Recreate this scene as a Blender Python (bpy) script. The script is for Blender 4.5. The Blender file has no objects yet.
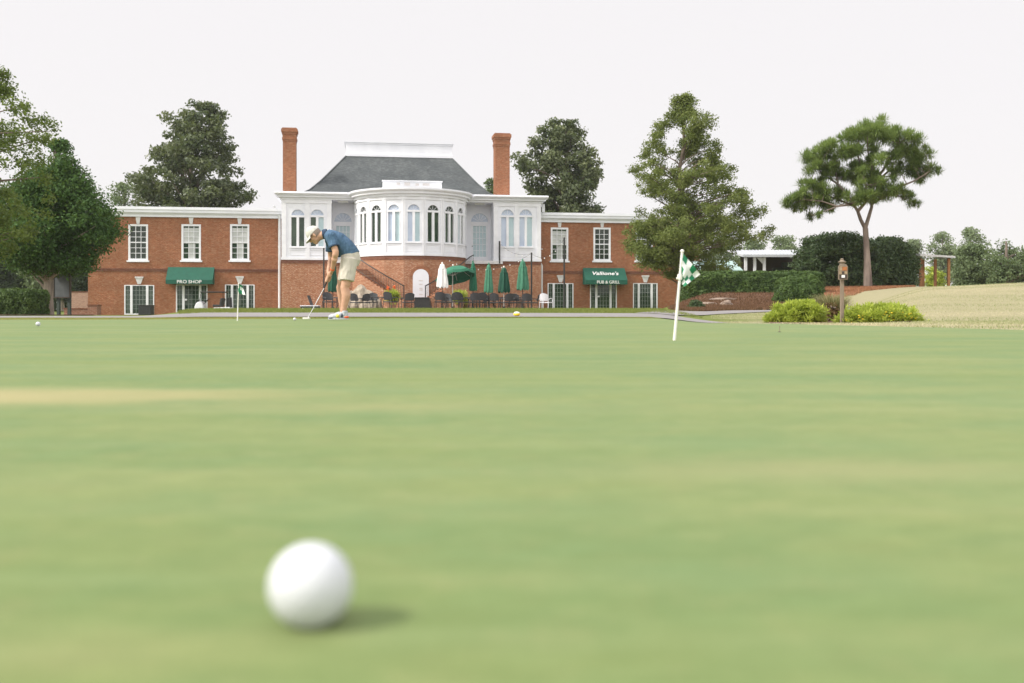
import bpy, bmesh, math, random
import numpy as np
from mathutils import Vector, Matrix, noise as mnoise
R = math.radians
random.seed(7)
rng = np.random.default_rng(11)
scene = bpy.context.scene
COL = scene.collection

# ---------------------------------------------------------------- camera numbers
F = 995.0; HZ = 309.0; CX = 512.0; CAMH = 0.16
def at(px, py, Y):
    return Vector(((px - CX) / F * Y, Y, CAMH + (HZ - py) / F * Y))

# ---------------------------------------------------------------- scene bookkeeping
def thing(name, label, cat, loc=(0, 0, 0), rz=0.0, group=None):
    o = bpy.data.objects.new(name, None)
    o.empty_display_size = 0.2
    COL.objects.link(o)
    o.location = loc; o.rotation_euler = (0, 0, rz)
    o['label'] = label; o['category'] = cat
    if group: o['group'] = group
    return o
def tag(o, label, cat, group=None):
    o['label'] = label; o['category'] = cat
    if group: o['group'] = group
    return o
def kids(o):
    return [c for c in bpy.data.objects if c.parent == o]
def copy_tree(o, parent=None):
    c = o.copy(); COL.objects.link(c)
    if parent is not None: c.parent = parent
    for ch in kids(o): copy_tree(ch, c)
    return c
def place_copy(proto, used, loc, rz, label, scale=1.0):
    o = copy_tree(proto) if used else proto
    o.location = loc; o.rotation_euler = (0, 0, rz); o.scale = (scale,) * 3
    o['label'] = label
    return o

# ---------------------------------------------------------------- materials
def new_mat(name):
    m = bpy.data.materials.new(name); m.use_nodes = True
    nt = m.node_tree; nt.nodes.clear()
    out = nt.nodes.new('ShaderNodeOutputMaterial')
    p = nt.nodes.new('ShaderNodeBsdfPrincipled')
    nt.links.new(p.outputs[0], out.inputs[0])
    return m, nt, p, out
def N(nt, t, **kw):
    n = nt.nodes.new('ShaderNode' + t)
    for k, v in kw.items():
        if k in n.inputs.keys() if isinstance(k, str) else False: n.inputs[k].default_value = v
        else: setattr(n, k, v)
    return n
def c4(c): return (c[0], c[1], c[2], 1.0)
def mixc(nt, fac, a, b, blend='MIX'):
    m = nt.nodes.new('ShaderNodeMix'); m.data_type = 'RGBA'; m.blend_type = blend
    for s, v in ((0, fac), (6, a), (7, b)):
        if isinstance(v, (int, float)): m.inputs[s].default_value = v
        elif isinstance(v, tuple): m.inputs[s].default_value = c4(v)
        else: nt.links.new(v, m.inputs[s])
    return m.outputs[2]
def noise_out(nt, vec, scale, detail=4.0, rough=0.55, stretch=None):
    if stretch is not None:
        mp = nt.nodes.new('ShaderNodeMapping'); mp.inputs['Scale'].default_value = stretch
        nt.links.new(vec, mp.inputs['Vector']); vec = mp.outputs[0]
    n = nt.nodes.new('ShaderNodeTexNoise')
    n.inputs['Scale'].default_value = scale; n.inputs['Detail'].default_value = detail
    n.inputs['Roughness'].default_value = rough
    nt.links.new(vec, n.inputs['Vector'])
    return n.outputs['Fac']
def ramp(nt, val, lo, hi):
    r = nt.nodes.new('ShaderNodeMapRange'); r.interpolation_type = 'SMOOTHSTEP'
    r.inputs['From Min'].default_value = lo; r.inputs['From Max'].default_value = hi
    nt.links.new(val, r.inputs['Value'])
    return r.outputs['Result']
def coords(nt, kind='Object'):
    t = nt.nodes.new('ShaderNodeTexCoord'); return t.outputs[kind]
def bump(nt, p, h, strength=0.3, dist=0.01):
    b = nt.nodes.new('ShaderNodeBump'); b.inputs['Strength'].default_value = strength
    b.inputs['Distance'].default_value = dist
    nt.links.new(h, b.inputs['Height']); nt.links.new(b.outputs[0], p.inputs['Normal'])
def simple(name, a, b=None, scale=8.0, rough=0.6, metal=0.0, bmp=0.15, spec=0.4, dist=0.01, stretch=None):
    m, nt, p, out = new_mat(name)
    if b is None: b = tuple(x * 0.82 for x in a)
    v = coords(nt)
    n = noise_out(nt, v, scale, stretch=stretch)
    nt.links.new(mixc(nt, ramp(nt, n, 0.3, 0.7), a, b), p.inputs['Base Color'])
    p.inputs['Roughness'].default_value = rough; p.inputs['Metallic'].default_value = metal
    p.inputs['Specular IOR Level'].default_value = spec
    if bmp: bump(nt, p, noise_out(nt, v, scale * 6, stretch=stretch), bmp, dist)
    return m
def brick_mat(name, c1, c2, mortar, blotch, msize=0.010, pale=0.45):
    m, nt, p, out = new_mat(name)
    uv = coords(nt, 'UV'); ob = coords(nt)
    b = nt.nodes.new('ShaderNodeTexBrick')
    b.inputs['Scale'].default_value = 1.0; b.inputs['Brick Width'].default_value = 0.215
    b.inputs['Row Height'].default_value = 0.075; b.inputs['Mortar Size'].default_value = msize
    b.inputs['Bias'].default_value = -0.1
    b.inputs['Color1'].default_value = c4(c1); b.inputs['Color2'].default_value = c4(c2)
    b.inputs['Mortar'].default_value = c4(mortar)
    nt.links.new(uv, b.inputs['Vector'])
    n1 = ramp(nt, noise_out(nt, ob, 0.75, 6.0, 0.7), 0.38, 0.66)
    c = mixc(nt, n1, b.outputs['Color'], mixc(nt, 0.7, b.outputs['Color'], blotch))
    n2 = ramp(nt, noise_out(nt, uv, 3.6, 3.0, 0.8, (1.0, 2.2, 1.0)), 0.40, 0.62)
    n3 = ramp(nt, noise_out(nt, uv, 5.3, 2.0, 0.8, (1.0, 2.4, 1.0)), 0.53, 0.66)
    c = mixc(nt, n2, mixc(nt, 0.62, c, tuple(x * 0.58 for x in c1)), c)
    c = mixc(nt, n3, c, mixc(nt, pale, c, mortar))
    nt.links.new(c, p.inputs['Base Color']); p.inputs['Roughness'].default_value = 0.85
    p.inputs['Specular IOR Level'].default_value = 0.2
    bump(nt, p, b.outputs['Fac'], -0.35, 0.01)
    return m
def leaf_mat(name, dark, light, trans=0.3, rough=0.55, spec=0.3):
    m, nt, p, out = new_mat(name)
    a = nt.nodes.new('ShaderNodeAttribute'); a.attribute_name = 'tint'
    col = mixc(nt, a.outputs['Fac'], dark, light)
    nt.links.new(col, p.inputs['Base Color']); p.inputs['Roughness'].default_value = rough
    p.inputs['Specular IOR Level'].default_value = spec
    t = nt.nodes.new('ShaderNodeBsdfTranslucent'); nt.links.new(mixc(nt, 0.25, col, (0.35, 0.45, 0.05)), t.inputs['Color'])
    mx = nt.nodes.new('ShaderNodeMixShader'); mx.inputs[0].default_value = trans
    nt.links.new(p.outputs[0], mx.inputs[1]); nt.links.new(t.outputs[0], mx.inputs[2])
    nt.links.new(mx.outputs[0], out.inputs[0])
    return m
def bark_mat(name, a, b):
    return simple(name, a, b, scale=3.0, rough=0.9, bmp=0.6, spec=0.1, dist=0.03, stretch=(1, 1, 0.25))
def glass_mat(name, a, b, rough=0.04, spec=0.6):
    m, nt, p, out = new_mat(name)
    v = coords(nt)
    nt.links.new(mixc(nt, ramp(nt, noise_out(nt, v, 1.3, 3.0), 0.35, 0.65), a, b), p.inputs['Base Color'])
    p.inputs['Roughness'].default_value = rough; p.inputs['Specular IOR Level'].default_value = spec
    bump(nt, p, noise_out(nt, v, 1.5, 1.0), 0.03, 0.05)
    return m

M = {}
M['brick'] = brick_mat('red_brick', (0.36, 0.117, 0.054), (0.265, 0.082, 0.040), (0.36, 0.255, 0.165), (0.205, 0.100, 0.056))
M['brick_pale'] = brick_mat('orange_brick', (0.39, 0.142, 0.068), (0.29, 0.095, 0.047), (0.55, 0.42, 0.30), (0.34, 0.17, 0.095), pale=0.6)
M['brick_dark'] = brick_mat('dark_brick', (0.22, 0.075, 0.045), (0.16, 0.055, 0.035), (0.24, 0.17, 0.13), (0.14, 0.06, 0.04))
M['brick_wall'] = brick_mat('low_wall_brick', (0.30, 0.13, 0.085), (0.23, 0.09, 0.06), (0.33, 0.25, 0.2), (0.2, 0.1, 0.07))
M['white'] = simple('white_painted_wood', (0.755, 0.765, 0.815), (0.70, 0.71, 0.765), 1.2, 0.45, bmp=0.06)
M['white_trim'] = simple('white_trim', (0.765, 0.77, 0.81), (0.69, 0.695, 0.735), 2.0, 0.5, bmp=0.05)
M['stone_trim'] = simple('limestone', (0.64, 0.63, 0.635), (0.54, 0.53, 0.535), 6.0, 0.7)
M['slate'] = brick_mat('slate_shingle', (0.088, 0.098, 0.103), (0.062, 0.071, 0.076), (0.05, 0.055, 0.058), (0.13, 0.14, 0.142), 0.006, 0.25)
M['glass_dark'] = glass_mat('dark_window_glass', (0.022, 0.032, 0.026), (0.045, 0.06, 0.046), spec=0.32)
M['glass_green'] = glass_mat('greenish_window_glass', (0.022, 0.042, 0.028), (0.055, 0.085, 0.055), spec=0.35)  # green reflection of unbuilt trees put into the pane colour
M['glass_blind'] = glass_mat('window_with_blue_white_blind', (0.40, 0.47, 0.60), (0.46, 0.53, 0.64), 0.15)
M['glass_teal'] = glass_mat('window_with_teal_blind', (0.36, 0.49, 0.53), (0.42, 0.54, 0.57), 0.12)
M['glass_curtain'] = glass_mat('window_with_white_curtain', (0.55, 0.56, 0.55), (0.42, 0.44, 0.43), 0.2)
M['awning'] = simple('green_awning_cloth', (0.010, 0.092, 0.060), (0.008, 0.076, 0.050), 3.0, 0.7, bmp=0.1)
M['umb_green'] = simple('green_umbrella_cloth', (0.024, 0.155, 0.088), (0.017, 0.125, 0.070), 6.0, 0.75, bmp=0.15)
M['umb_pale'] = simple('faded_green_umbrella_cloth', (0.058, 0.20, 0.125), (0.038, 0.155, 0.092), 6.0, 0.75, bmp=0.15)
M['umb_dark'] = simple('dark_green_umbrella_cloth', (0.010, 0.078, 0.046), (0.007, 0.062, 0.038), 6.0, 0.75, bmp=0.15)
M['umb_white'] = simple('white_umbrella_cloth', (0.78, 0.77, 0.75), (0.68, 0.67, 0.66), 6.0, 0.75, bmp=0.15)
M['black_metal'] = simple('black_metal', (0.018, 0.018, 0.02), (0.028, 0.027, 0.026), 8.0, 0.45)
M['wicker'] = simple('black_wicker', (0.018, 0.020, 0.023), (0.055, 0.057, 0.062), 60.0, 0.6, bmp=0.4)
M['steel'] = simple('brushed_steel', (0.62, 0.62, 0.63), (0.5, 0.5, 0.5), 12.0, 0.3, metal=0.9, bmp=0.03)
M['letter'] = simple('white_lettering', (0.80, 0.80, 0.79), (0.72, 0.72, 0.72), 9.0, 0.6, bmp=0)
M['stain'] = simple('grey_weather_stain', (0.60, 0.56, 0.55), (0.66, 0.63, 0.62), 9.0, 0.8, bmp=0)
M['wood_post'] = simple('weathered_post', (0.25, 0.20, 0.145), (0.15, 0.12, 0.09), 9.0, 0.85, bmp=0.4, stretch=(1, 1, 0.15))
M['brown_post'] = simple('stained_timber', (0.33, 0.15, 0.055), (0.24, 0.11, 0.045), 6.0, 0.75, bmp=0.25, stretch=(1, 1, 0.15))
M['gold'] = simple('tan_sign_paint', (0.36, 0.27, 0.17), (0.28, 0.21, 0.13), 20.0, 0.7, bmp=0.1)
M['dark_brown'] = simple('dark_brown_paint', (0.07, 0.05, 0.04), (0.05, 0.04, 0.03), 20.0, 0.7, bmp=0.1)
M['rust'] = simple('rust_orange_paint', (0.42, 0.16, 0.05), (0.32, 0.12, 0.04), 20.0, 0.7, bmp=0.1)
M['metal_roof'] = simple('white_metal_roof', (0.52, 0.54, 0.57), (0.45, 0.47, 0.50), 1.0, 0.45, bmp=0.05)
M['teal_roof'] = simple('pale_teal_roof', (0.34, 0.47, 0.43), (0.28, 0.40, 0.37), 1.0, 0.5, bmp=0.05)
M['dark_green'] = simple('dark_green_paint', (0.03, 0.05, 0.04), (0.045, 0.06, 0.05), 5.0, 0.7)
M['grey_board'] = simple('grey_board', (0.10, 0.11, 0.115), (0.075, 0.085, 0.09), 5.0, 0.7)
M['bark'] = bark_mat('grey_brown_bark', (0.24, 0.19, 0.155), (0.12, 0.095, 0.08))
M['bark_pale'] = bark_mat('pale_bark', (0.40, 0.34, 0.28), (0.20, 0.165, 0.14))
M['bark_pine'] = bark_mat('pine_bark', (0.27, 0.22, 0.185), (0.14, 0.11, 0.095))
M['leaf_juniper'] = leaf_mat('juniper_foliage', (0.030, 0.068, 0.022), (0.105, 0.195, 0.055), 0.28, 0.7, 0.15)
M['leaf_oak'] = leaf_mat('oak_foliage', (0.065, 0.105, 0.022), (0.175, 0.220, 0.055), 0.38)
M['leaf_magnolia'] = leaf_mat('magnolia_foliage', (0.040, 0.065, 0.028), (0.168, 0.185, 0.086), 0.25, 0.42, 0.4)
M['leaf_cedar'] = leaf_mat('cedar_foliage', (0.080, 0.115, 0.034), (0.235, 0.265, 0.085), 0.35, 0.7, 0.15)
M['leaf_pine'] = leaf_mat('pine_needles', (0.090, 0.155, 0.045), (0.300, 0.380, 0.120), 0.38, 0.6, 0.2)
M['leaf_hedge'] = leaf_mat('hedge_foliage', (0.022, 0.050, 0.013), (0.100, 0.165, 0.036), 0.2, 0.55)
M['leaf_shrub'] = leaf_mat('dark_shrub_foliage', (0.026, 0.054, 0.022), (0.095, 0.140, 0.055), 0.15, 0.5)
M['leaf_lime'] = leaf_mat('lime_shrub_foliage', (0.26, 0.34, 0.045), (0.54, 0.60, 0.11), 0.35, 0.6)
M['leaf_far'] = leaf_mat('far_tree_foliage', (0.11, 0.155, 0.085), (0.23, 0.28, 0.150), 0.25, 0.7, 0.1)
M['leaf_bush'] = leaf_mat('bushy_tree_foliage', (0.070, 0.110, 0.050), (0.180, 0.230, 0.110), 0.25, 0.6, 0.2)
M['leaf_wood'] = leaf_mat('wood_foliage', (0.030, 0.050, 0.030), (0.075, 0.105, 0.055), 0.2, 0.7, 0.1)
M['leaf_grass'] = leaf_mat('ornamental_grass', (0.16, 0.15, 0.07), (0.42, 0.38, 0.22), 0.35, 0.7)
M['leaf_red'] = leaf_mat('reddish_foliage', (0.12, 0.075, 0.035), (0.24, 0.15, 0.07), 0.25, 0.7)
M['flower_yellow'] = simple('yellow_petals', (0.85, 0.60, 0.03), (0.75, 0.50, 0.02), 30.0, 0.6, bmp=0)
M['flower_orange'] = simple('orange_petals', (0.75, 0.14, 0.03), (0.65, 0.10, 0.02), 30.0, 0.6, bmp=0)
M['terracotta'] = simple('terracotta', (0.36, 0.20, 0.13), (0.30, 0.16, 0.10), 9.0, 0.8)
M['rock'] = simple('tan_rock', (0.42, 0.36, 0.28), (0.28, 0.23, 0.18), 5.0, 0.9, bmp=0.5, dist=0.03)
M['rock_pale'] = simple('pale_rock', (0.55, 0.50, 0.46), (0.40, 0.36, 0.33), 5.0, 0.9, bmp=0.5, dist=0.03)
M['rock_dim'] = simple('brown_rock', (0.26, 0.20, 0.155), (0.18, 0.135, 0.105), 5.0, 0.9, bmp=0.5, dist=0.03)
M['ball'] = simple('white_ball_urethane', (0.565, 0.575, 0.61), (0.55, 0.56, 0.59), 5.0, 0.25, bmp=0, spec=0.5)
M['ink'] = simple('grey_ink', (0.25, 0.25, 0.30), (0.30, 0.30, 0.34), 30.0, 0.5, bmp=0)
M['pole_white'] = simple('white_fibreglass', (0.78, 0.76, 0.72), (0.70, 0.68, 0.64), 9.0, 0.45, bmp=0.05)
M['red_band'] = simple('orange_band', (0.80, 0.13, 0.04), (0.70, 0.11, 0.03), 30.0, 0.5, bmp=0)

# ---------------------------------------------------------------- mesh builder
class MB:
    def __init__(self, T=None):
        self.v = []; self.f = []; self.T = T
    def add(self, vs, fs):
        b = len(self.v)
        if self.T: vs = [self.T(*v) for v in vs]
        self.v += [tuple(v) for v in vs]
        self.f += [tuple(i + b for i in f) for f in fs]
        return self
    def box(self, x0, x1, y0, y1, z0, z1):
        vs = [(x0, y0, z0), (x1, y0, z0), (x1, y1, z0), (x0, y1, z0), (x0, y0, z1), (x1, y0, z1), (x1, y1, z1), (x0, y1, z1)]
        return self.add(vs, [(0, 3, 2, 1), (4, 5, 6, 7), (0, 1, 5, 4), (1, 2, 6, 5), (2, 3, 7, 6), (3, 0, 4, 7)])
    def cbox(self, c, s, rot=None):
        h = Vector(s) * 0.5; c = Vector(c); vs = []
        for z in (-1, 1):
            for x, y in ((-1, -1), (1, -1), (1, 1), (-1, 1)):
                d = Vector((x * h.x, y * h.y, z * h.z))
                if rot is not None: d = rot @ d
                vs.append(tuple(c + d))
        return self.add(vs, [(0, 3, 2, 1), (4, 5, 6, 7), (0, 1, 5, 4), (1, 2, 6, 5), (2, 3, 7, 6), (3, 0, 4, 7)])
    def tube(self, pts, rad, n=8, cap=True):
        pts = [Vector(p) for p in pts]
        if isinstance(rad, (int, float)): rad = [rad] * len(pts)
        vs = []; fs = []
        up = Vector((0, 0, 1)); prev = None
        for i, p in enumerate(pts):
            t = (pts[min(i + 1, len(pts) - 1)] - pts[max(i - 1, 0)])
            if t.length < 1e-9: t = Vector((0, 0, 1))
            t.normalize()
            if prev is None:
                a = up if abs(t.z) < 0.9 else Vector((1, 0, 0))
                x = t.cross(a).normalized()
            else:
                x = (prev - t * prev.dot(t))
                x = x.normalized() if x.length > 1e-6 else t.orthogonal().normalized()
            prev = x; y = t.cross(x)
            for k in range(n):
                an = 2 * math.pi * k / n
                vs.append(tuple(p + (x * math.cos(an) + y * math.sin(an)) * rad[i]))
        for i in range(len(pts) - 1):
            for k in range(n):
                a = i * n + k; b = i * n + (k + 1) % n
                fs.append((a, b, b + n, a + n))
        if cap:
            fs.append(tuple(range(n - 1, -1, -1))); fs.append(tuple((len(pts) - 1) * n + k for k in range(n)))
        return self.add(vs, fs)
    def lathe(self, c, prof, n=16, axis=None, scale=(1, 1)):
        c = Vector(c); q = Matrix.Identity(3)
        if axis is not None: q = Vector((0, 0, 1)).rotation_difference(Vector(axis)).to_matrix()
        vs = []; fs = []
        for r, z in prof:
            for k in range(n):
                an = 2 * math.pi * k / n
                vs.append(tuple(c + q @ Vector((r * math.cos(an) * scale[0], r * math.sin(an) * scale[1], z))))
        for i in range(len(prof) - 1):
            for k in range(n):
                a = i * n + k; b = i * n + (k + 1) % n
                fs.append((a, b, b + n, a + n))
        fs.append(tuple(range(n - 1, -1, -1))); fs.append(tuple((len(prof) - 1) * n + k for k in range(n)))
        return self.add(vs, fs)
    def ball(self, c, r, n=12, m=8, s=(1, 1, 1)):
        vs = []; fs = []
        for i in range(m + 1):
            th = math.pi * i / m
            for k in range(n):
                an = 2 * math.pi * k / n
                vs.append((c[0] + r * s[0] * math.sin(th) * math.cos(an), c[1] + r * s[1] * math.sin(th) * math.sin(an), c[2] - r * s[2] * math.cos(th)))
        for i in range(m):
            for k in range(n):
                a = i * n + k; b = i * n + (k + 1) % n
                fs.append((a, b, b + n, a + n))
        return self.add(vs, fs)
    def prism(self, poly, a0, a1, mk):
        n = len(poly)
        vs = [mk(p, a0) for p in poly] + [mk(p, a1) for p in poly]
        fs = [tuple(range(n - 1, -1, -1)), tuple(range(n, 2 * n))]
        for i in range(n):
            j = (i + 1) % n
            fs.append((i, j, j + n, i + n))
        return self.add(vs, fs)
    def build(self, name, mat, parent=None, smooth=False, weld=False, bevel=0.0, fixn=True, cyl=None):
        me = bpy.data.meshes.new(name)
        me.from_pydata(self.v, [], self.f)
        bm = bmesh.new(); bm.from_mesh(me)
        if weld or smooth: bmesh.ops.remove_doubles(bm, verts=bm.verts, dist=1e-5)
        if fixn: bmesh.ops.recalc_face_normals(bm, faces=bm.faces)
        if bevel > 0:
            es = [e for e in bm.edges if len(e.link_faces) == 2 and e.calc_face_angle(0) > 0.6]
            bmesh.ops.bevel(bm, geom=es, offset=bevel, segments=2, affect='EDGES', profile=0.5)
        uvl = bm.loops.layers.uv.new('UVMap')
        for f in bm.faces:
            nrm = f.normal
            if cyl is not None and abs(nrm.z) < 0.75:
                for l in f.loops:
                    co = l.vert.co; l[uvl].uv = (math.atan2(co.x, cyl - co.y) * 4.6, co.z)
            elif abs(nrm.z) < 0.75:
                t = Vector((-nrm.y, nrm.x, 0)).normalized()
                hor = math.sqrt(max(1e-6, 1 - nrm.z * nrm.z))
                for l in f.loops:
                    co = l.vert.co; l[uvl].uv = (co.dot(t), co.z / hor)
            else:
                for l in f.loops:
                    co = l.vert.co; l[uvl].uv = (co.x, co.y)
            f.smooth = smooth
        bm.to_mesh(me); bm.free()
        if smooth:
            try: me.set_sharp_from_angle(angle=R(45))
            except Exception: pass
        me.materials.append(M[mat] if isinstance(mat, str) else mat)
        o = bpy.data.objects.new(name, me); COL.objects.link(o)
        if parent is not None: o.parent = parent
        return o

def mesh_np(name, V, Fq, mat, parent=None, tint=None, loc=None):
    """quads (n,4) or tris (n,3) straight from numpy"""
    me = bpy.data.meshes.new(name)
    k = Fq.shape[1]
    me.vertices.add(len(V)); me.vertices.foreach_set('co', V.astype(np.float32).ravel())
    me.loops.add(Fq.size); me.loops.foreach_set('vertex_index', Fq.astype(np.int32).ravel())
    me.polygons.add(len(Fq))
    me.polygons.foreach_set('loop_start', (np.arange(len(Fq)) * k).astype(np.int32))
    me.update(calc_edges=True)
    if tint is not None:
        a = me.attributes.new('tint', 'FLOAT', 'POINT'); a.data.foreach_set('value', tint.astype(np.float32))
    me.materials.append(M[mat] if isinstance(mat, str) else mat)
    o = bpy.data.objects.new(name, me); COL.objects.link(o)
    if parent is not None: o.parent = parent
    if loc is not None: o.location = loc
    return o

# ---------------------------------------------------------------- terrain
def interp(x, xs, ys): return np.interp(x, xs, ys)
def sst(x, a, b):
    t = np.clip((x - a) / (b - a), 0, 1); return t * t * (3 - 2 * t)
YC = [-50, 16, 18, 20, 23.5, 26, 30, 36, 45, 64, 95, 140, 400, 3000]
ZC = [-.014, -.014, -.012, -.008, .05, .092, .142, .12, .085, .08, .05, 0, 0, 0]
ZL = [-.014, -.014, -.018, -.03, -.03, -.035, -.05, -.07, -.12, -.30, -.2, 0, 0, 0]
YR = [-50, 8, 12, 16, 19.5, 22, 28, 36, 40, 44, 48, 58, 90, 140, 400, 3000]
ZR = [-.014, -.014, -.03, -.08, -.13, -.10, 0, .14, .28, .58, 1.02, 1.42, 1.45, 1.5, 1.2, 0]
ZM = [-.014, -.014, -.03, -.06, -.08, .02, .38, .92, 1.10, 1.16, 1.2, 1.45, 1.5, 1.5, 1.2, 0]
def gz(X, Y):
    X = np.asarray(X, float); Y = np.asarray(Y, float)
    zc = interp(Y, YC, ZC); zl = interp(Y, YC, ZL); zr = interp(Y, YR, ZR); zm = interp(Y, YR, ZM)
    a = X / np.maximum(Y, 4.0)
    far = sst(Y, 32, 48)
    wl = 1 - sst(a, -.37 + .07 * far, -.31 + .07 * far)
    wr = sst(a, .140, .205)
    wm = sst(a, .335, .43)
    z = zc * (1 - wl) + zl * wl
    zrm = zr * (1 - wm) + (zm + .16 * sst(a, .42, .53) * sst(Y, 24, 42)) * wm
    z = z * (1 - wr) + zrm * wr
    und = 0.012 * np.sin(X * .31 + 1.0) * np.sin(Y * .23) + 0.03 * np.sin(X * .11 + Y * .07)
    z = z + und * sst(Y, 20, 45) * (wr * .9 + .1) * (1 - sst(Y, 300, 600))
    return z
def gzf(x, y): return float(gz(x, y))

def grid_mesh(name, XS, YS, mat, zoff=0.0, attr=None):
    nx = len(XS[0]); ny = len(XS)
    V = np.stack([XS.ravel(), YS.ravel(), (gz(XS, YS) + zoff).ravel()], 1)
    idx = np.arange(nx * ny).reshape(ny, nx)
    Fq = np.stack([idx[:-1, :-1].ravel(), idx[:-1, 1:].ravel(), idx[1:, 1:].ravel(), idx[1:, :-1].ravel()], 1)
    t = None
    if attr is not None: t = attr(XS, YS).ravel()
    o = mesh_np(name, V, Fq, mat, tint=t)
    for p in o.data.polygons: p.use_smooth = True
    o['kind'] = 'structure'
    return o

def ground_mat():
    m, nt, p, out = new_mat('rough_lawn')
    v = coords(nt)
    a = nt.nodes.new('ShaderNodeAttribute'); a.attribute_name = 'tint'
    n1 = noise_out(nt, v, 0.30, 6.0, 0.65, (0.35, 1.3, 1.0)); n2 = noise_out(nt, v, 3.0, 4.0, 0.6); n3 = noise_out(nt, v, 55.0, 3.0, 0.7)
    s = nt.nodes.new('ShaderNodeMath'); s.operation = 'MULTIPLY_ADD'; s.inputs[1].default_value = 1.7
    nt.links.new(n1, s.inputs[0]); nt.links.new(a.outputs['Fac'], s.inputs[2])
    dry = ramp(nt, s.outputs[0], 0.95, 1.75)
    green = mixc(nt, n2, (0.115, 0.150, 0.030), (0.170, 0.195, 0.050))
    tan = mixc(nt, n2, (0.285, 0.255, 0.150), (0.365, 0.325, 0.210))
    c = mixc(nt, dry, green, tan)
    c = mixc(nt, ramp(nt, n3, 0.35, 0.7), mixc(nt, 0.28, c, (0.06, 0.08, 0.02)), c)
    nt.links.new(c, p.inputs['Base Color']); p.inputs['Roughness'].default_value = 0.9
    p.inputs['Specular IOR Level'].default_value = 0.1
    bump(nt, p, n3, 0.2, 0.01)
    return m
M['lawn'] = ground_mat()

def green_mat():
    m, nt, p, out = new_mat('putting_turf')
    v = coords(nt)
    n0 = noise_out(nt, v, 0.55, 5.0, 0.65, (0.28, 1.7, 1.0))
    n1 = noise_out(nt, v, 2.4, 4.0, 0.65, (0.55, 1.0, 1.0))
    n2 = noise_out(nt, v, 16.0, 4.0, 0.7)
    n3 = noise_out(nt, v, 260.0, 2.0, 0.7)
    base = mixc(nt, ramp(nt, n0, 0.3, 0.7), (0.166, 0.212, 0.064), (0.216, 0.248, 0.096))
    base = mixc(nt, ramp(nt, n1, 0.35, 0.7), base, (0.130, 0.202, 0.076))
    base = mixc(nt, ramp(nt, n2, 0.45, 0.8), base, mixc(nt, 0.5, base, (0.24, 0.24, 0.10)))
    n4 = noise_out(nt, v, 38.0, 3.0, 0.75, (0.45, 1.0, 1.0)); n5 = noise_out(nt, v, 5.0, 3.0, 0.6, (0.12, 1.6, 1.0))
    base = mixc(nt, ramp(nt, n4, 0.36, 0.68), mixc(nt, 0.30, base, (0.075, 0.125, 0.03)), base)
    base = mixc(nt, ramp(nt, n5, 0.42, 0.72), base, mixc(nt, 0.22, base, (0.27, 0.30, 0.14)))
    # dry patch of turf with a shape of its own, left of the line of play, and fainter worn spots
    sep = nt.nodes.new('ShaderNodeSeparateXYZ'); nt.links.new(v, sep.inputs[0])
    def blob(cx, cy, rx, ry):
        mp = nt.nodes.new('ShaderNodeMapping'); mp.vector_type = 'POINT'
        mp.inputs['Location'].default_value = (-cx / rx, -cy / ry, 0); mp.inputs['Scale'].default_value = (1 / rx, 1 / ry, 0)
        nt.links.new(v, mp.inputs['Vector'])
        ln = nt.nodes.new('ShaderNodeVectorMath'); ln.operation = 'LENGTH'; nt.links.new(mp.outputs[0], ln.inputs[0])
        md = nt.nodes.new('ShaderNodeMath'); md.operation = 'MULTIPLY_ADD'; md.inputs[1].default_value = 0.9; 
        nt.links.new(n1, md.inputs[0]); nt.links.new(ln.outputs['Value'], md.inputs[2])
        return ramp(nt, md.outputs[0], 1.65, 0.25)
    base = mixc(nt, blob(-1.05, 1.82, 0.80, 0.24), base, (0.35, 0.30, 0.145))
    b2 = nt.nodes.new('ShaderNodeMath'); b2.operation = 'MULTIPLY'; b2.inputs[1].default_value = 0.5
    nt.links.new(blob(-0.25, 1.62, 0.6, 0.12), b2.inputs[0])
    base = mixc(nt, b2.outputs[0], base, (0.28, 0.265, 0.115))
    b3 = nt.nodes.new('ShaderNodeMath'); b3.operation = 'MULTIPLY'; b3.inputs[1].default_value = 0.2
    nt.links.new(blob(-0.22, 0.46, 0.12, 0.05), b3.inputs[0])
    base = mixc(nt, b3.outputs[0], base, (0.29, 0.26, 0.12))
    b4 = nt.nodes.new('ShaderNodeMath'); b4.operation = 'MULTIPLY'; b4.inputs[1].default_value = 0.4
    nt.links.new(blob(0.30, 1.0, 0.3, 0.12), b4.inputs[0])
    base = mixc(nt, b4.outputs[0], base, (0.27, 0.25, 0.125))
    base = mixc(nt, ramp(nt, n3, 0.3, 0.75), mixc(nt, 0.22, base, (0.05, 0.09, 0.02)), base)
    nt.links.new(base, p.inputs['Base Color']); p.inputs['Roughness'].default_value = 0.8
    p.inputs['Specular IOR Level'].default_value = 0.15
    p.inputs['Sheen Weight'].default_value = 0.04
    bump(nt, p, n3, 0.35, 0.003)
    return m
M['green'] = green_mat()
M['path'] = simple('pinkish_concrete', (0.235, 0.218, 0.212), (0.195, 0.182, 0.180), 1.5, 0.85, bmp=0)
M['mulch'] = simple('pine_straw_mulch', (0.29, 0.120, 0.060), (0.19, 0.080, 0.042), 5.0, 0.95, bmp=0.5, dist=0.03)
M['mulch_brown'] = simple('brown_mulch', (0.19, 0.10, 0.062), (0.115, 0.062, 0.040), 4.0, 0.95, bmp=0.5, dist=0.03)
M['patio'] = simple('patio_pavers', (0.30, 0.25, 0.22), (0.24, 0.20, 0.18), 2.0, 0.85)

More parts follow.
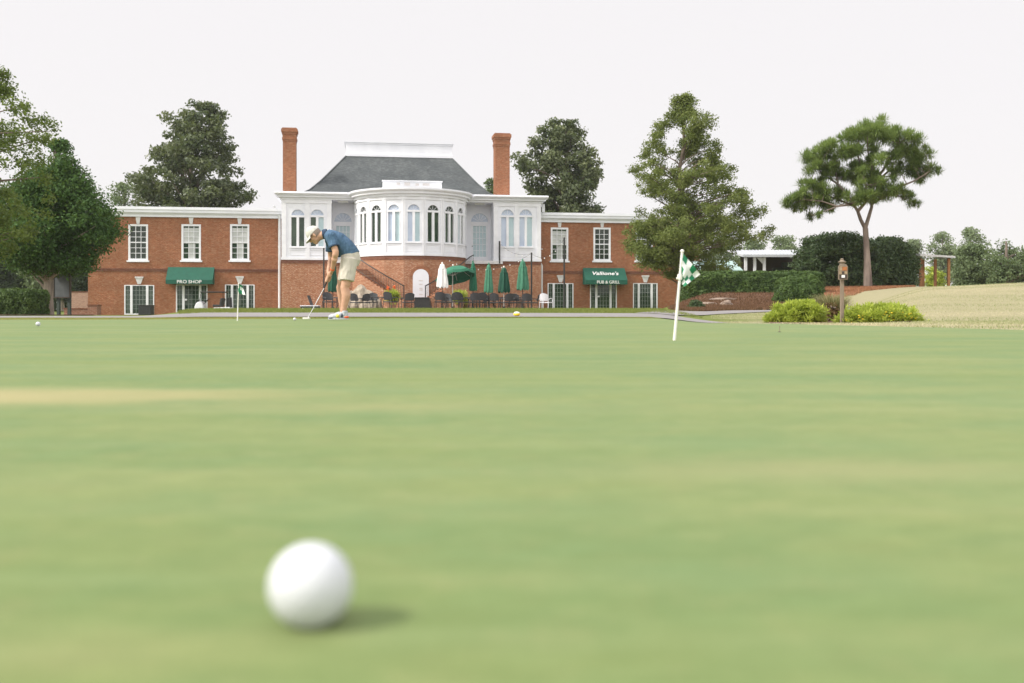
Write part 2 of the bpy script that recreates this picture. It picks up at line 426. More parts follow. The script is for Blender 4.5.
def build_ground():
    xs = np.concatenate([[-420, -300, -200, -120, -80, -60, -48], np.arange(-40, 40.01, .5), [48, 60, 80, 120, 200, 300, 420]])
    ys = np.concatenate([[-60, -30, -15, -8], np.arange(-4, 16, 1.0), np.arange(16, 60.01, .4), np.arange(61, 100, 2.0), [105, 115, 130, 150, 180, 230, 300, 360, 420]])
    XS, YS = np.meshgrid(xs, ys)
    def dry(X, Y):
        a = X / np.maximum(Y, 4.0)
        d = 0.12 + .86 * sst(a, .22, .36) * (Y > 6)
        d = d + .45 * (1 - sst(Y, 17.5, 20)) * (1 - sst(a, -.3, -.05)) * sst(Y, 5, 10)
        d = d - .35 * sst(Y, 25, 29) * (1 - sst(a, .1, .2)) * sst(a, -.36, -.3)
        d = d + .35 * sst(a, .19, .23) * (1 - sst(a, .27, .32))
        return np.clip(d, -.2, 1.2)
    o = grid_mesh('ground', XS, YS, 'lawn', 0.0, dry)
    # putting green: X columns, Y from behind the camera to the back edge
    bx = np.array([-16, -8, -6, -4, -2.5, -1, 0, 1, 2.0, 2.5, 2.75, 3.0, 3.1, 3.2, 3.9, 4.6, 5, 6])
    by = np.array([14.2, 14.8, 15.2, 16.0, 16.7, 17.2, 17.4, 17.45, 17.3, 16.9, 16.2, 14.4, 13.0, 11.9, 7.5, 5, 0, -5.9])
    X = np.concatenate([np.arange(-16, 2, .4), np.arange(2, 3.3, .05), np.arange(3.3, 6.01, .1)])
    Yb = np.interp(X, bx, by) + .05 * np.sin(X * 5) + .03 * np.sin(X * 13)
    T = np.concatenate([np.linspace(0, .8, 30), np.linspace(.82, 1, 16)])
    YS = -6 + (Yb[None, :] + 6) * T[:, None]
    XS = np.repeat(X[None, :], len(T), 0)
    grid_mesh('putting_green', XS, YS, 'green', 0.014)
    # path
    def ribbon(name, front, back, mat, zoff, nx=120, nw=10):
        t = np.linspace(0, 1, nx)
        def res(pl):
            pl = np.array(pl, float); s = np.r_[0, np.cumsum(np.hypot(*np.diff(pl, axis=0).T))]; s /= s[-1]
            return np.interp(t, s, pl[:, 0]), np.interp(t, s, pl[:, 1])
        fx, fy = res(front); bx, by = res(back)
        w = np.linspace(0, 1, nw)[:, None]
        return grid_mesh(name, fx * (1 - w) + bx * w, fy * (1 - w) + by * w, mat, zoff)
    ribbon('path', [(-40, 21.5), (-22, 20.6), (-12, 19.9), (-6, 19.8), (0, 19.8), (2, 19.3), (3.1, 17.9), (3.5, 15.5), (3.6, 13.5)],
           [(-40, 30), (-22, 28), (-12, 25.5), (-6, 24.2), (0, 23.6), (3.0, 23.3), (4.2, 21.5), (4.35, 17.5), (4.25, 13.5)], 'path', 0.016)
    ribbon('side_path', [(3.6, 22.6), (5.6, 27.5), (8.2, 31.5), (12, 34.0), (13.5, 36)], [(2.9, 23.4), (4.6, 28.6), (7.2, 33.2), (11, 36.0), (12.8, 38.5)], 'path', 0.022, 60)
    # mulch beds
    def bed(name, a0, a1, y0, y1, mat, zoff=0.03):
        y0 = np.interp(np.linspace(a0, a1, 40), *y0) if isinstance(y0, tuple) else y0
        A = np.linspace(a0, a1, 40); T = np.linspace(0, 1, 24)
        ya = y0 + .5 * np.sin(A * 90) * .6 + .3 * np.sin(A * 310); yb = y1 + .4 * np.sin(A * 70 + 2)
        YS = ya[None, :] + (yb - ya)[None, :] * T[:, None]; XS = A[None, :] * YS
        return grid_mesh(name, XS, YS, mat, zoff)
    bed('mulch_bank', .158, .30, ([.158, .2, .22, .3], [32.0, 33.0, 35.0, 38.0]), 53, 'mulch_brown')
    bed('pine_straw_bed', .305, .402, ([.305, .345, .402], [44.0, 46.8, 57.5]), 66, 'mulch')
    bed('left_mulch_bed', -.52, -.42, 33, 52, 'mulch_brown')
    bed('shrub_bed', .258, .402, 18.8, 22.6, 'mulch_brown', .02)
    XS, YS = np.meshgrid(np.linspace(-14.5, 3.5, 40), np.linspace(46.5, 67.5, 40))
    grid_mesh('patio', XS, YS, 'patio', 0.02)
build_ground()
# ---------------------------------------------------------------- foliage
def leaves(C, rad, n, size, shape='leaf', out=0.6, up=0.3, flat=0.8, fill=0.5, asp=0.5, rg=rng, droop=0.0):
    """C (k,3) clump centres, rad (k,), n leaves per clump. Returns V, F, tint."""
    k = len(C)
    cnt = np.maximum(3, (n * (rad / rad.mean()) ** 1.6)).astype(int)
    ci = np.repeat(np.arange(k), cnt); m = len(ci)
    d = rg.normal(size=(m, 3)); d /= np.linalg.norm(d, axis=1)[:, None]
    r = (fill + (1 - fill) * rg.random(m)) if fill < 1 else np.ones(m)
    r = r * (0.85 + .3 * rg.random(m))
    P = C[ci] + d * (rad[ci] * r)[:, None] * np.array([1, 1, flat])
    P[:, 2] -= droop * (r ** 2) * rad[ci]
    g = rg.normal(size=(m, 3)); g /= np.linalg.norm(g, axis=1)[:, None]
    nrm = d * out + g * (1 - out * .5) + np.array([0, 0, up]); nrm /= np.linalg.norm(nrm, axis=1)[:, None]
    t = np.cross(nrm, rg.normal(size=(m, 3))); t /= np.linalg.norm(t, axis=1)[:, None]
    if shape == 'needle':
        t = d * .9 + g * .55 + np.array([0, 0, .25]); t /= np.linalg.norm(t, axis=1)[:, None]
    b = np.cross(nrm, t); b /= np.linalg.norm(b, axis=1)[:, None] + 1e-9
    s = size * (.65 + .7 * rg.random(m))
    L = t * s[:, None]; W = b * (s * asp * .5)[:, None]
    ctint = rg.random(k)
    tint = np.clip(.35 * ctint[ci] + .45 * rg.random(m) + .2 * (rg.random(m) < .12), 0, 1)
    if shape == 'needle':
        V = np.stack([P - W, P + W, P + L], 1).reshape(-1, 3)
        Fq = np.arange(3 * m).reshape(m, 3); tt = np.repeat(tint, 3)
    else:
        V = np.stack([P - L * .5, P + W, P + L * .5, P - W], 1).reshape(-1, 3)
        Fq = np.arange(4 * m).reshape(m, 4); tt = np.repeat(tint, 4)
    return V, Fq, tt

def crown_points(rows, Y, n, rc, depth=1.0, bias=0.5, gap=0.0, gs=0.35, seed=1, shrink=1.0):
    """clump centres inside a volume whose front outline follows rows of (py, xl, xr)."""
    rg = np.random.default_rng(seed)
    py = np.array([r[0] for r in rows], float); xl = np.array([r[1] for r in rows], float); xr = np.array([r[2] for r in rows], float)
    ppm = F / Y
    C = []; RR = []
    ys = np.linspace(py[0], py[-1], 200)
    wd = np.interp(ys, py, xr - xl); cdf = np.cumsum(wd + 2); cdf /= cdf[-1]
    tries = 0
    while len(C) < n and tries < n * 30:
        tries += 1
        y = np.interp(rg.random(), cdf, ys)
        r = rc * (.6 + .8 * rg.random())
        l = np.interp(y, py, xl); q = np.interp(y, py, xr)
        hw = (q - l) / 2
        r = min(r, max(.35 * rc, hw / ppm * .8))
        inset = r * ppm * .75 * shrink
        hw2 = max(hw - inset, .05 * hw)
        rho = rg.random() ** bias; th = rg.random() * 2 * math.pi
        u = rho * math.cos(th); v = rho * math.sin(th)
        yy = min(max(y, py[0] + inset), py[-1] - inset * .5)
        X = ((l + q) / 2 + u * hw2 - CX) / F * Y
        D = Y + v * hw2 / ppm * depth
        Z = CAMH + (HZ - yy) / F * Y
        if gap > 0:
            nv = mnoise.noise(Vector((X * gs + seed * 7.1, D * gs, Z * gs * 1.3)))
            if nv < gap - .5: continue
        C.append((X, D, Z)); RR.append(r)
    return np.array(C), np.array(RR)

def branch_mesh(base, tip, C, RR, r0, r1, nb, seed=1, spread=0.35, rise=0.25, lean=None, nseg=9, thin=0.022):
    """tapered trunk from base to tip with nb limbs that run out to clumps"""
    rd = random.Random(seed); mb = MB()
    base = Vector(base); tip = Vector(tip)
    pts = []; rad = []
    L = (tip - base).length
    for i in range(nseg + 1):
        t = i / nseg
        p = base.lerp(tip, t)
        w = L * .02 * math.sin(t * math.pi) 
        p = p + Vector((rd.uniform(-w, w), rd.uniform(-w, w), 0))
        pts.append(p); r = r0 * (1 - t) ** .8 + r1 * t
        if i == 0: r *= 1.45
        elif t < .12: r *= 1.12
        rad.append(r)
    mb.tube(pts, rad, 10)
    idx = list(range(len(C))); rd.shuffle(idx)
    for j in idx[:nb]:
        c = Vector(C[j])
        h = (c.z - base.z) / max(.1, tip.z - base.z)
        ts = max(.08, min(.95, h - rise * rd.uniform(.4, 1.0)))
        k = ts * nseg; i0 = int(k); fr = k - i0
        s = pts[i0].lerp(pts[min(i0 + 1, nseg)], fr)
        rs = max(thin * 1.2, (rad[i0] * (1 - fr) + rad[min(i0 + 1, nseg)] * fr) * .5)
        mid = s.lerp(c, .5) + Vector((rd.uniform(-.2, .2), rd.uniform(-.2, .2), rd.uniform(0, .12) * (c - s).length))
        q = [s, s.lerp(mid, .5) + Vector((0, 0, .03 * (c - s).length)), mid, mid.lerp(c, .5), c]
        d = (c - s).length; rs = min(rs, .035 + .022 * d)
        mb.tube(q, [rs, rs * .75, rs * .55, rs * .38, thin * .5], 6)
    return mb

def tree(name, label, cat, rows, Y, base_px, tip_py, leafmat, barkmat, n, rc, nl, size, r0, nb=40, group=None, seed=1,
         depth=1.0, bias=.5, gap=0.0, gs=.35, shape='leaf', out=.5, up=.3, flat=.8, fill=.4, asp=.5, droop=0.0, base_z=None, r1=.05, rise=.25, tip_px=None, shrink=1.0, extra=None):
    bX = (base_px - CX) / F * Y
    bz = gzf(bX, Y) if base_z is None else base_z
    root = thing(name, label, cat, (bX, Y, bz), 0, group)
    C, RR = crown_points(rows, Y, n, rc, depth, bias, gap, gs, seed, shrink)
    if extra:
        Ce, Re = crown_points(extra[0], Y - extra[2], extra[1], rc, .5, .6, .2, gs, seed + 9, .6); C = np.concatenate([C, Ce]); RR = np.concatenate([RR, Re])
    off = np.array([bX, Y, bz])
    C2 = C - off
    rg = np.random.default_rng(seed + 50)
    V, Fq, tt = leaves(C2, RR, nl, size, shape, out, up, flat, fill, asp, rg, droop)
    tp = at(base_px if tip_px is None else tip_px, tip_py, Y) - Vector(off)
    branch_mesh((0, 0, -.15), tp, C2, RR, r0, r1, nb, seed, rise=rise).build('trunk', barkmat, root, smooth=True)
    mesh_np('crown', V, Fq, leafmat, root, tt)
    return root

# juniper on the left of the house
tree('juniper_tree', 'dense dark green juniper with thick pale trunk at the left end of the clubhouse', 'tree',
     [(138, 52, 66), (150, 42, 74), (165, 28, 85), (180, 14, 95), (195, 0, 106), (210, -12, 117), (222, -18, 125), (235, -15, 123), (248, -8, 114), (260, 0, 108), (272, 14, 96)],
     45, 47, 150, 'leaf_juniper', 'bark_pale', 430, .62, 150, .15, .22, 40, seed=3, bias=.42, asp=.5, fill=.25, out=.55, flat=.8, tip_px=56, gap=.24, gs=.6)
tree('oak_tree', 'sparse yellow green oak reaching in at the left edge of the picture', 'tree',
     [(66, -34, 14), (85, -46, 20), (105, -70, 25), (112, -90, 56), (128, -110, 60), (150, -120, 60), (170, -120, 50), (190, -120, 54), (215, -110, 48), (240, -100, 34), (262, -90, 6)],
     34, -72, 90, 'leaf_oak', 'bark', 420, .36, 62, .115, .24, 70, seed=5, bias=.6, gap=.33, gs=.9, fill=.15, flat=.8, asp=.55, up=.4)
tree('magnolia_tree', 'tall pyramid magnolia with glossy dark leaves behind the left wing of the clubhouse', 'tree',
     [(102, 184, 214), (108, 174, 222), (118, 163, 228), (130, 153, 236), (142, 144, 242), (155, 139, 244), (166, 128, 246), (178, 124, 250), (190, 132, 254), (200, 132, 257), (212, 134, 258), (235, 130, 262), (262, 140, 254)],
     88, 193, 112, 'leaf_magnolia', 'bark', 430, .78, 85, .33, .34, 60, seed=8, bias=.5, fill=.3, asp=.55, gap=.29, gs=.42, base_z=-.2, flat=.7, shrink=.7)
tree('magnolia_tree', 'round topped magnolia behind the clubhouse just right of the right chimney', 'tree',
     [(121, 552, 582), (134, 524, 586), (142, 530, 582), (150, 514, 594), (158, 512, 602), (163, 516, 610), (172, 514, 604), (182, 522, 598), (192, 526, 602), (202, 528, 592), (213, 536, 608), (240, 532, 606), (262, 545, 600)],
     88, 566, 130, 'leaf_magnolia', 'bark', 380, .74, 85, .33, .32, 60, seed=13, bias=.5, fill=.3, asp=.55, gap=.37, gs=.42, base_z=-.2, flat=.7, shrink=.45)
tree('small_tree', 'small pale green tree at the left foot of the tall magnolia behind the roofline', 'tree',
     [(182, 116, 130), (190, 108, 140), (207, 102, 147), (240, 98, 150)], 96, 124, 190, 'leaf_far', 'bark', 60, .8, 80, .26, .16, 12, seed=17, base_z=-.2)
tree('small_tree', 'treetop showing between the slate roof and the right chimney', 'tree',
     [(177, 487, 497), (186, 482, 502), (200, 478, 508), (240, 474, 512)], 96, 492, 184, 'leaf_bush', 'bark', 50, .7, 80, .26, .16, 12, seed=19, base_z=-.2)
tree('cedar_tree', 'tall open conical cedar with ragged tufts covering the right end of the clubhouse', 'tree',
     [(95, 676, 692), (104, 668, 698), (113, 666, 701), (121, 664, 719), (126, 652, 720), (134, 646, 706), (143, 644, 722), (150, 638, 723), (160, 634, 716), (168, 630, 738), (178, 624, 739), (188, 630, 732), (196, 632, 750), (208, 630, 763), (222, 632, 771), (232, 622, 772), (242, 616, 764), (252, 626, 752), (262, 650, 744), (276, 662, 726), (290, 668, 708)],
     55, 679, 100, 'leaf_cedar', 'bark', 800, .41, 100, .125, .165, 140, seed=23, bias=.52, asp=.5, fill=.25, out=.55, flat=.72, gap=.46, gs=.7, shrink=.5, extra=([(220, 632, 668), (232, 622, 684), (246, 618, 690), (258, 622, 684), (268, 634, 676)], 90, 1.6), tip_px=684, r1=.04, rise=.12)

# pine with distinct clumps
def pine():
    Y = 58; o = at(868, 287, Y); root = thing('pine_tree', 'spreading umbrella shaped pine with forked trunk standing on red pine straw', 'tree', (o.x, o.y, gzf(o.x, Y)))
    base = Vector((o.x, o.y, gzf(o.x, Y)))
    def q(zx, zy, dy=0): return at(775 + zx / 4.88, 105 + zy / 4.88, Y) + Vector((0, dy, 0)) - base
    cl = [(410,105,66),(500,108,66),(455,85,50),(350,130,56),(300,150,40),(580,130,58),(650,160,58),(620,210,55),(520,170,50),(420,175,50),(200,225,58),(150,228,40),(270,235,58),(340,220,46),(180,285,46),(250,282,46),(725,240,52),(770,300,46),(700,292,48),(660,270,40),(740,335,36),(150,370,38),(200,395,50),(80,450,48),(55,468,36),(140,462,48),(220,440,56),(300,432,50),(260,492,38),(340,402,42),(400,440,50),(460,440,50),(360,470,36),(560,402,44),(530,430,38),(640,440,30),(690,482,24),(600,428,30),(470,335,36),(430,330,36),(380,290,36),(170,545,26),(460,250,32),(560,230,36),(330,330,30),(480,140,40),(230,190,36),(700,200,36),(120,420,34),(90,490,28)]
    cl = [(430 + (x - 430) * .95, 318 + (y - 300) * .93, r * .93) for x, y, r in cl] + [(420, 300, 44), (520, 300, 40), (300, 300, 40), (600, 330, 36), (360, 350, 34), (250, 350, 34), (540, 380, 34), (440, 390, 34)]
    rd = random.Random(4); C = []; RR = []
    m = 1 / 4.88 / F * Y
    for x, y, r in cl:
        wide = 1 - abs(x - 430) / 430
        for s in range(4):
            dy = rd.uniform(-1, 1) * 2.6 * max(.25, wide)
            rr = r * m * rd.uniform(.66, .98)
            C.append(tuple(q(x + rd.uniform(-.5, .5) * r, y + rd.uniform(-.35, .35) * r, dy))); RR.append(rr)
    C = np.array(C); RR = np.array(RR)
    rg = np.random.default_rng(77)
    V, Fq, tt = leaves(C, RR, 330, .25, 'needle', .9, .5, .66, .1, .18, rg)
    mesh_np('crown', V, Fq, 'leaf_pine', root, tt)
    mb = MB()
    trunk = [q(452, 900), q(450, 760), q(446, 683), q(441, 600)]
    trunk[0] = Vector((0, 0, -.1))
    mb.tube(trunk, [.27, .19, .165, .155], 12)
    limbs = [([q(441, 605), q(415, 560, -.1), q(398, 520, -.2), q(375, 488, -.3), q(340, 440, -.4), q(300, 390, -.3), q(290, 330, -.2), q(230, 270, 0)], .115, .03),
             ([q(441, 600), q(462, 540, .1), q(478, 495, .2), q(474, 430, .3), q(468, 380, .3), q(480, 300, .2), q(455, 220, .1), q(450, 130, 0)], .12, .028),
             ([q(398, 520, -.2), q(432, 470, -.6), q(420, 400, -.8), q(400, 340, -.8), q(385, 240, -.6), q(400, 150, -.4)], .11, .03),
             ([q(478, 480, .2), q(540, 440, -.3), q(590, 405, -.6), q(650, 380, -.8), q(710, 345, -.7), q(760, 310, -.5)], .09, .025),
             ([q(474, 420, .3), q(530, 360, .9), q(590, 310, 1.2), q(640, 240, 1.1), q(650, 180, .9)], .09, .025),
             ([q(472, 400, .3), q(510, 330, -.4), q(540, 270, -.8), q(580, 200, -.9), q(580, 140, -.7)], .08, .025),
             ([q(375, 488, -.3), q(330, 495, -.9), q(270, 505, -1.2), q(200, 480, -1.1), q(120, 470, -.9)], .08, .02),
             ([q(385, 500, -.3), q(320, 450, .8), q(250, 420, 1.3), q(180, 390, 1.2)], .07, .02),
             ([q(300, 390, -.3), q(240, 330, .4), q(190, 260, .6)], .06, .02),
             ([q(560, 430, -.4), q(620, 460, -.2), q(690, 482, 0)], .04, .015),
             ([q(270, 505, -1.2), q(220, 525, -1.0), q(165, 545, -.8)], .035, .015)]
    nodes = []
    for pl, a, b in limbs:
        k = len(pl); rad = [a + (b - a) * i / (k - 1) for i in range(k)]
        mb.tube(pl, rad, 8)
        for i in range(1, k):
            nodes.append((pl[i], rad[i])); nodes.append((pl[i - 1].lerp(pl[i], .5), rad[i]))
    for c in C[::2]:
        c = Vector(c)
        best = min(nodes, key=lambda nn: (nn[0] - c).length + (2 if nn[0].z > c.z + .3 else 0))
        s, r = best; r = min(r * .6, .05)
        mid = s.lerp(c, .5) + Vector((rd.uniform(-.15, .15), rd.uniform(-.15, .15), -.06))
        mb.tube([s, mid, c], [r, r * .7, .012], 5)
    mb.build('trunk', 'bark_pine', root, smooth=True)
pine()

# trees beyond the right hand shrubs
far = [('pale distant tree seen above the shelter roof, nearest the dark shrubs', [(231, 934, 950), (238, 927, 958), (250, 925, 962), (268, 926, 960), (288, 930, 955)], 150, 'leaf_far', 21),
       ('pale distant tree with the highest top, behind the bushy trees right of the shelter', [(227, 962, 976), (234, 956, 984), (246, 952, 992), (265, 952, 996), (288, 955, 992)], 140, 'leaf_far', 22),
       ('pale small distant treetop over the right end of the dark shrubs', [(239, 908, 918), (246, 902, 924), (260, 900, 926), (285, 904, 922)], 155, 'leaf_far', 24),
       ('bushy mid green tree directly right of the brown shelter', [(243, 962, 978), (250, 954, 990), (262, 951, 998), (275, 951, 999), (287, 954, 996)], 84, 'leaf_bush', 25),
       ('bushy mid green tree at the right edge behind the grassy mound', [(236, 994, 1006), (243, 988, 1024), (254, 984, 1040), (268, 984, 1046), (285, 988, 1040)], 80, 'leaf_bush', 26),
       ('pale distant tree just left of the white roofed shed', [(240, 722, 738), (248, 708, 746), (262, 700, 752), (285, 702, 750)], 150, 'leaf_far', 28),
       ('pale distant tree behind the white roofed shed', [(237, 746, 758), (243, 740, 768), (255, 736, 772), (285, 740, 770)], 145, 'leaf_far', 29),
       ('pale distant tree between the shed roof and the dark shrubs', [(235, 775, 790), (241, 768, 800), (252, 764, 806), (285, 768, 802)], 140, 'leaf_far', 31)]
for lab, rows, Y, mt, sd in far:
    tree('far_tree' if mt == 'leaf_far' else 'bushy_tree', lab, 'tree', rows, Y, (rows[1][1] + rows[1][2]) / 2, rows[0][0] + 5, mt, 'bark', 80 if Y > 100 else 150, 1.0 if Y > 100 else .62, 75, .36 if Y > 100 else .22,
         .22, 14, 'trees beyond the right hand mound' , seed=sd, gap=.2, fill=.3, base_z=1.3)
# woods left of the house
wl = [(-18, 232, 'leaf_wood', 'leftmost dim pine of the woods, behind the clipped hedge'), (4, 240, 'leaf_wood', 'dim woodland pine behind the clipped hedge, trunk at the left edge'),
      (22, 236, 'leaf_wood', 'dim woodland pine above the right end of the clipped hedge'), (38, 240, 'leaf_far', 'paler woodland tree just left of the juniper trunk'),
      (62, 243, 'leaf_wood', 'dim woodland tree behind the notice board'), (80, 238, 'leaf_wood', 'dim woodland tree between notice board and brick wing'), (104, 232, 'leaf_wood', 'dim woodland tree hidden mostly by the left brick wing')]
for i, (px, top, mt, lab) in enumerate(wl):
    tree('woodland_tree', lab, 'tree', [(top, px - 6, px + 6), (top + 12, px - 15, px + 15), (top + 30, px - 18, px + 17), (top + 46, px - 15, px + 14), (top + 56, px - 8, px + 9)], 100 + (i % 3) * 6, px, top + 8, mt, 'bark_pale', 90, .95, 80, .34, .2, 14,
         'woods left of the clubhouse', seed=60 + i, fill=.3, base_z=.1, gap=.1)

# ---------------------------------------------------------------- hedges and shrubs
def hedge(label, px0, px1, top, Y, depth, lm, size, n, name='hedge', cat='hedge', slope=0.0, seed=1, rnd=.25):
    x0 = (px0 - CX) / F * Y; x1 = (px1 - CX) / F * Y
    zt = CAMH + (HZ - top) / F * Y
    xc = (x0 + x1) / 2; zb = min(gzf(x0, Y), gzf(x1, Y), gzf(xc, Y), gzf(x0, Y + depth), gzf(x1, Y - .3)) - .1
    root = thing(name, label, cat, (xc, Y + depth / 2, zb))
    w = (x1 - x0) / 2; d = depth / 2; h = zt - zb
    rg = np.random.default_rng(seed)
    m = n
    # shell points of a rounded box, pushed by noise
    P = []; Nn = []
    a = rg.random(m); sel = rg.random(m)
    Af = 2 * w * h; At = 2 * w * 2 * d; As = 2 * d * h; tot = 2 * Af + At + 2 * As
    u = rg.uniform(-1, 1, m); v = rg.uniform(-1, 1, m)
    c1 = Af / tot; c2 = c1 + At / tot; c3 = c2 + As / tot; c4_ = c3 + As / tot
    X = np.where(sel < c2, u * w, np.where(sel < c3, -w, np.where(sel < c4_, w, u * w)))
    Yy = np.where(sel < c1, -d, np.where(sel < c2, v * d, np.where(sel < c4_, u * d, d)))
    Z = np.where(sel < c1, (v + 1) / 2 * h, np.where(sel < c2, h, (v + 1) / 2 * h))
    # round corners
    e = rnd
    def rr(val, lim): return np.clip(val, -lim + e, lim - e)
    cxp = rr(X, w); cyp = rr(Yy, d); czp = np.clip(Z, 0, h - e)
    D = np.stack([X - cxp, Yy - cyp, Z - czp], 1); L = np.linalg.norm(D, axis=1)[:, None] + 1e-6
    nn = D / L
    bumpy = np.array([mnoise.noise(Vector((x * 1.9 + seed, y * 1.9, z * 1.9))) + .5 * mnoise.noise(Vector((x * 5 + seed, y * 5, z * 5))) for x, y, z in zip(X, Yy, Z)])
    P = np.stack([cxp, cyp, czp], 1) + nn * (e + .11 * bumpy - .06 * rg.random(m))[:, None]
    g = rg.normal(size=(m, 3)); nrm = nn * .7 + g * .5 + np.array([0, 0, .25]); nrm /= np.linalg.norm(nrm, axis=1)[:, None]
    t = np.cross(nrm, rg.normal(size=(m, 3))); t /= np.linalg.norm(t, axis=1)[:, None]; b = np.cross(nrm, t)
    s = size * (.6 + .8 * rg.random(m)); Lf = t * (s * .5)[:, None]; W = b * (s * .28)[:, None]
    V = np.stack([P - Lf, P + W, P + Lf, P - W], 1).reshape(-1, 3)
    tint = np.repeat(np.clip(.3 + .35 * bumpy + .45 * rg.random(m) - .1, 0, 1), 4)
    mesh_np('foliage', V, np.arange(4 * m).reshape(m, 4), lm, root, tint)
    mb = MB(); k = .1
    mb.box(-w + k, w - k, -d + k, d - k, 0, h - k * 1.1)
    o = mb.build('inner_branches', lm, root, bevel=e * .7)
    return root
hedge('clipped box shaped hedge at the left edge beside the path', -30, 33, 289.5, 40, 1.6, 'leaf_hedge', .085, 16000, seed=2)
hedge('long dark clipped hedge on the mulch bank below the white roofed shed', 684, 827, 271, 47, 1.8, 'leaf_hedge', .10, 26000, seed=3, rnd=.35)
hedge('rounded clipped bush at the right front end of the long hedge', 781, 828, 276, 41.5, 1.8, 'leaf_hedge', .09, 14000, 'clipped_bush', 'bush', seed=4, rnd=.7)

def shrub(name, label, rows, Y, lm, n, rc, nl, size, seed, bz=None, cat='shrub', group=None, depth=.7, **kw):
    return tree(name, label, cat, rows, Y, (rows[-1][1] + rows[-1][2]) / 2, rows[0][0] + .25 * (rows[-1][0] - rows[0][0]), lm, 'bark', n, rc, nl, size, .05, 12, group, seed, depth=depth, base_z=bz, r1=.02, **kw)
shrub('dark_shrub', 'broad dark evergreen shrub left of the pine trunk', [(235, 822, 856), (239, 808, 868), (246, 798, 880), (256, 793, 884), (268, 791, 886), (290, 795, 884)], 61, 'leaf_shrub', 520, .44, 100, .17, 31, fill=.3, bias=.5, gap=.25, gs=.9, shrink=.35)
shrub('dark_shrub', 'broad dark evergreen shrub right of the pine trunk', [(239, 876, 898), (243, 866, 905), (250, 860, 911), (260, 858, 916), (272, 859, 917), (290, 864, 913)], 62, 'leaf_shrub', 480, .44, 100, .17, 32, fill=.3, bias=.5, gap=.25, gs=.9, shrink=.35)
shrub('lime_shrub', 'low lime green shrub mound left of the wooden post', [(301, 796, 812), (306, 776, 826), (313, 764, 831), (320, 760, 832), (325, 762, 830)], 20.3, 'leaf_lime', 150, .12, 90, .07, 33, bz=-.15, fill=.3, shape='needle', asp=.4, up=.8)
lb = shrub('lime_shrub', 'low lime green shrub mound with yellow flowers right of the wooden post', [(304, 868, 900), (309, 846, 914), (315, 834, 923), (322, 830, 928), (327, 834, 926)], 19.6, 'leaf_lime', 170, .12, 90, .07, 34, bz=-.17, fill=.3, shape='needle', asp=.4, up=.8)
def flowers(root, box, Y, n, mat, size, seed):
    rg = random.Random(seed); mb = MB(); off = root.location
    for i in range(n):
        p = at(rg.uniform(box[0], box[2]), rg.uniform(box[1], box[3]), Y - .5 + rg.uniform(-.1, .1)) - off
        mb = MB(); mb.ball(p, size * rg.uniform(.7, 1.2), 6, 4, (1, 1, .6)); mb.build('flower', mat, root, smooth=True)
    pass
flowers(lb, (845, 312, 920, 325), 19.6, 46, 'flower_yellow', .016, 3)
shrub('low_plant', 'small dark leafy plant at the foot of the cedar beside the path', [(300, 692, 700), (304, 688, 704), (308, 687, 706), (312, 689, 704)], 37, 'leaf_shrub', 60, .14, 80, .09, 36, fill=.3)
def grass_clump(label, px, Y, h, n, seed, w=.34, lm='leaf_grass', bz=None, name='ornamental_grass', cat='grass clump', spread=.3):
    x = (px - CX) / F * Y; z = gzf(x, Y) if bz is None else bz
    root = thing(name, label, cat, (x, Y, z)); rg = np.random.default_rng(seed)
    V = []; Fq = []; tt = []
    for i in range(n):
        a = rg.random() * 6.283; r = w * .5 * rg.random() ** .5
        b = np.array([r * math.cos(a), r * math.sin(a), 0]); d = np.array([math.cos(a), math.sin(a), 0])
        hh = h * (.6 + .5 * rg.random()); sp = spread * (.3 + rg.random())
        side = np.array([-d[1], d[0], 0]) * .006
        pts = [b, b + d * sp * .25 + np.array([0, 0, hh * .6]), b + d * sp + np.array([0, 0, hh * (.9 + .1 * rg.random())])]
        k = len(V)
        V += [pts[0] - side, pts[0] + side, pts[1] + side * .8, pts[1] - side * .8, pts[2] + side * .25, pts[2] - side * .25]
        Fq += [(k, k + 1, k + 2, k + 3), (k + 3, k + 2, k + 4, k + 5)]; tt += [rg.random()] * 6
    mesh_np('blades', np.array(V), np.array(Fq), lm, root, np.array(tt))
    return root
og = grass_clump('wispy tan ornamental grass clump just left of the wooden post', 832, 21.3, .58, 1500, 5, .45, spread=.28)
shrub('brown_shrub', 'small brownish shrub at the foot of the wooden post among the lime mounds', [(302, 828, 834), (307, 824, 838), (313, 822, 842), (319, 824, 842)], 21.0, 'leaf_red', 60, .09, 70, .05, 37, bz=-.12, fill=.3)

# far woods closing the horizon, and rough grass: nobody could count these
def far_wood():
    rg = np.random.default_rng(5); C = []; RR = []
    for i in range(900):
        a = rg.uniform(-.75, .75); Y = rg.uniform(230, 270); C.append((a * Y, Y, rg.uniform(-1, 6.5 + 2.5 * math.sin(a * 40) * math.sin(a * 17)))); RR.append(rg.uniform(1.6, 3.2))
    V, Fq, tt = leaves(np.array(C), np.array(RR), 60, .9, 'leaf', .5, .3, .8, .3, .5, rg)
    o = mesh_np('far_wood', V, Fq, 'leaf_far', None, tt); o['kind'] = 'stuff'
    C = []; RR = []
    for i in range(420):
        a = rg.uniform(-.60, -.36); Y = rg.uniform(112, 124); C.append((a * Y, Y, rg.uniform(-.3, 4.2))); RR.append(rg.uniform(.7, 1.5))
    V, Fq, tt = leaves(np.array(C), np.array(RR), 60, .38, 'leaf', .5, .3, .8, .3, .5, rg)
    o = mesh_np('undergrowth', V, Fq, 'leaf_wood', None, tt); o['kind'] = 'stuff'
far_wood()
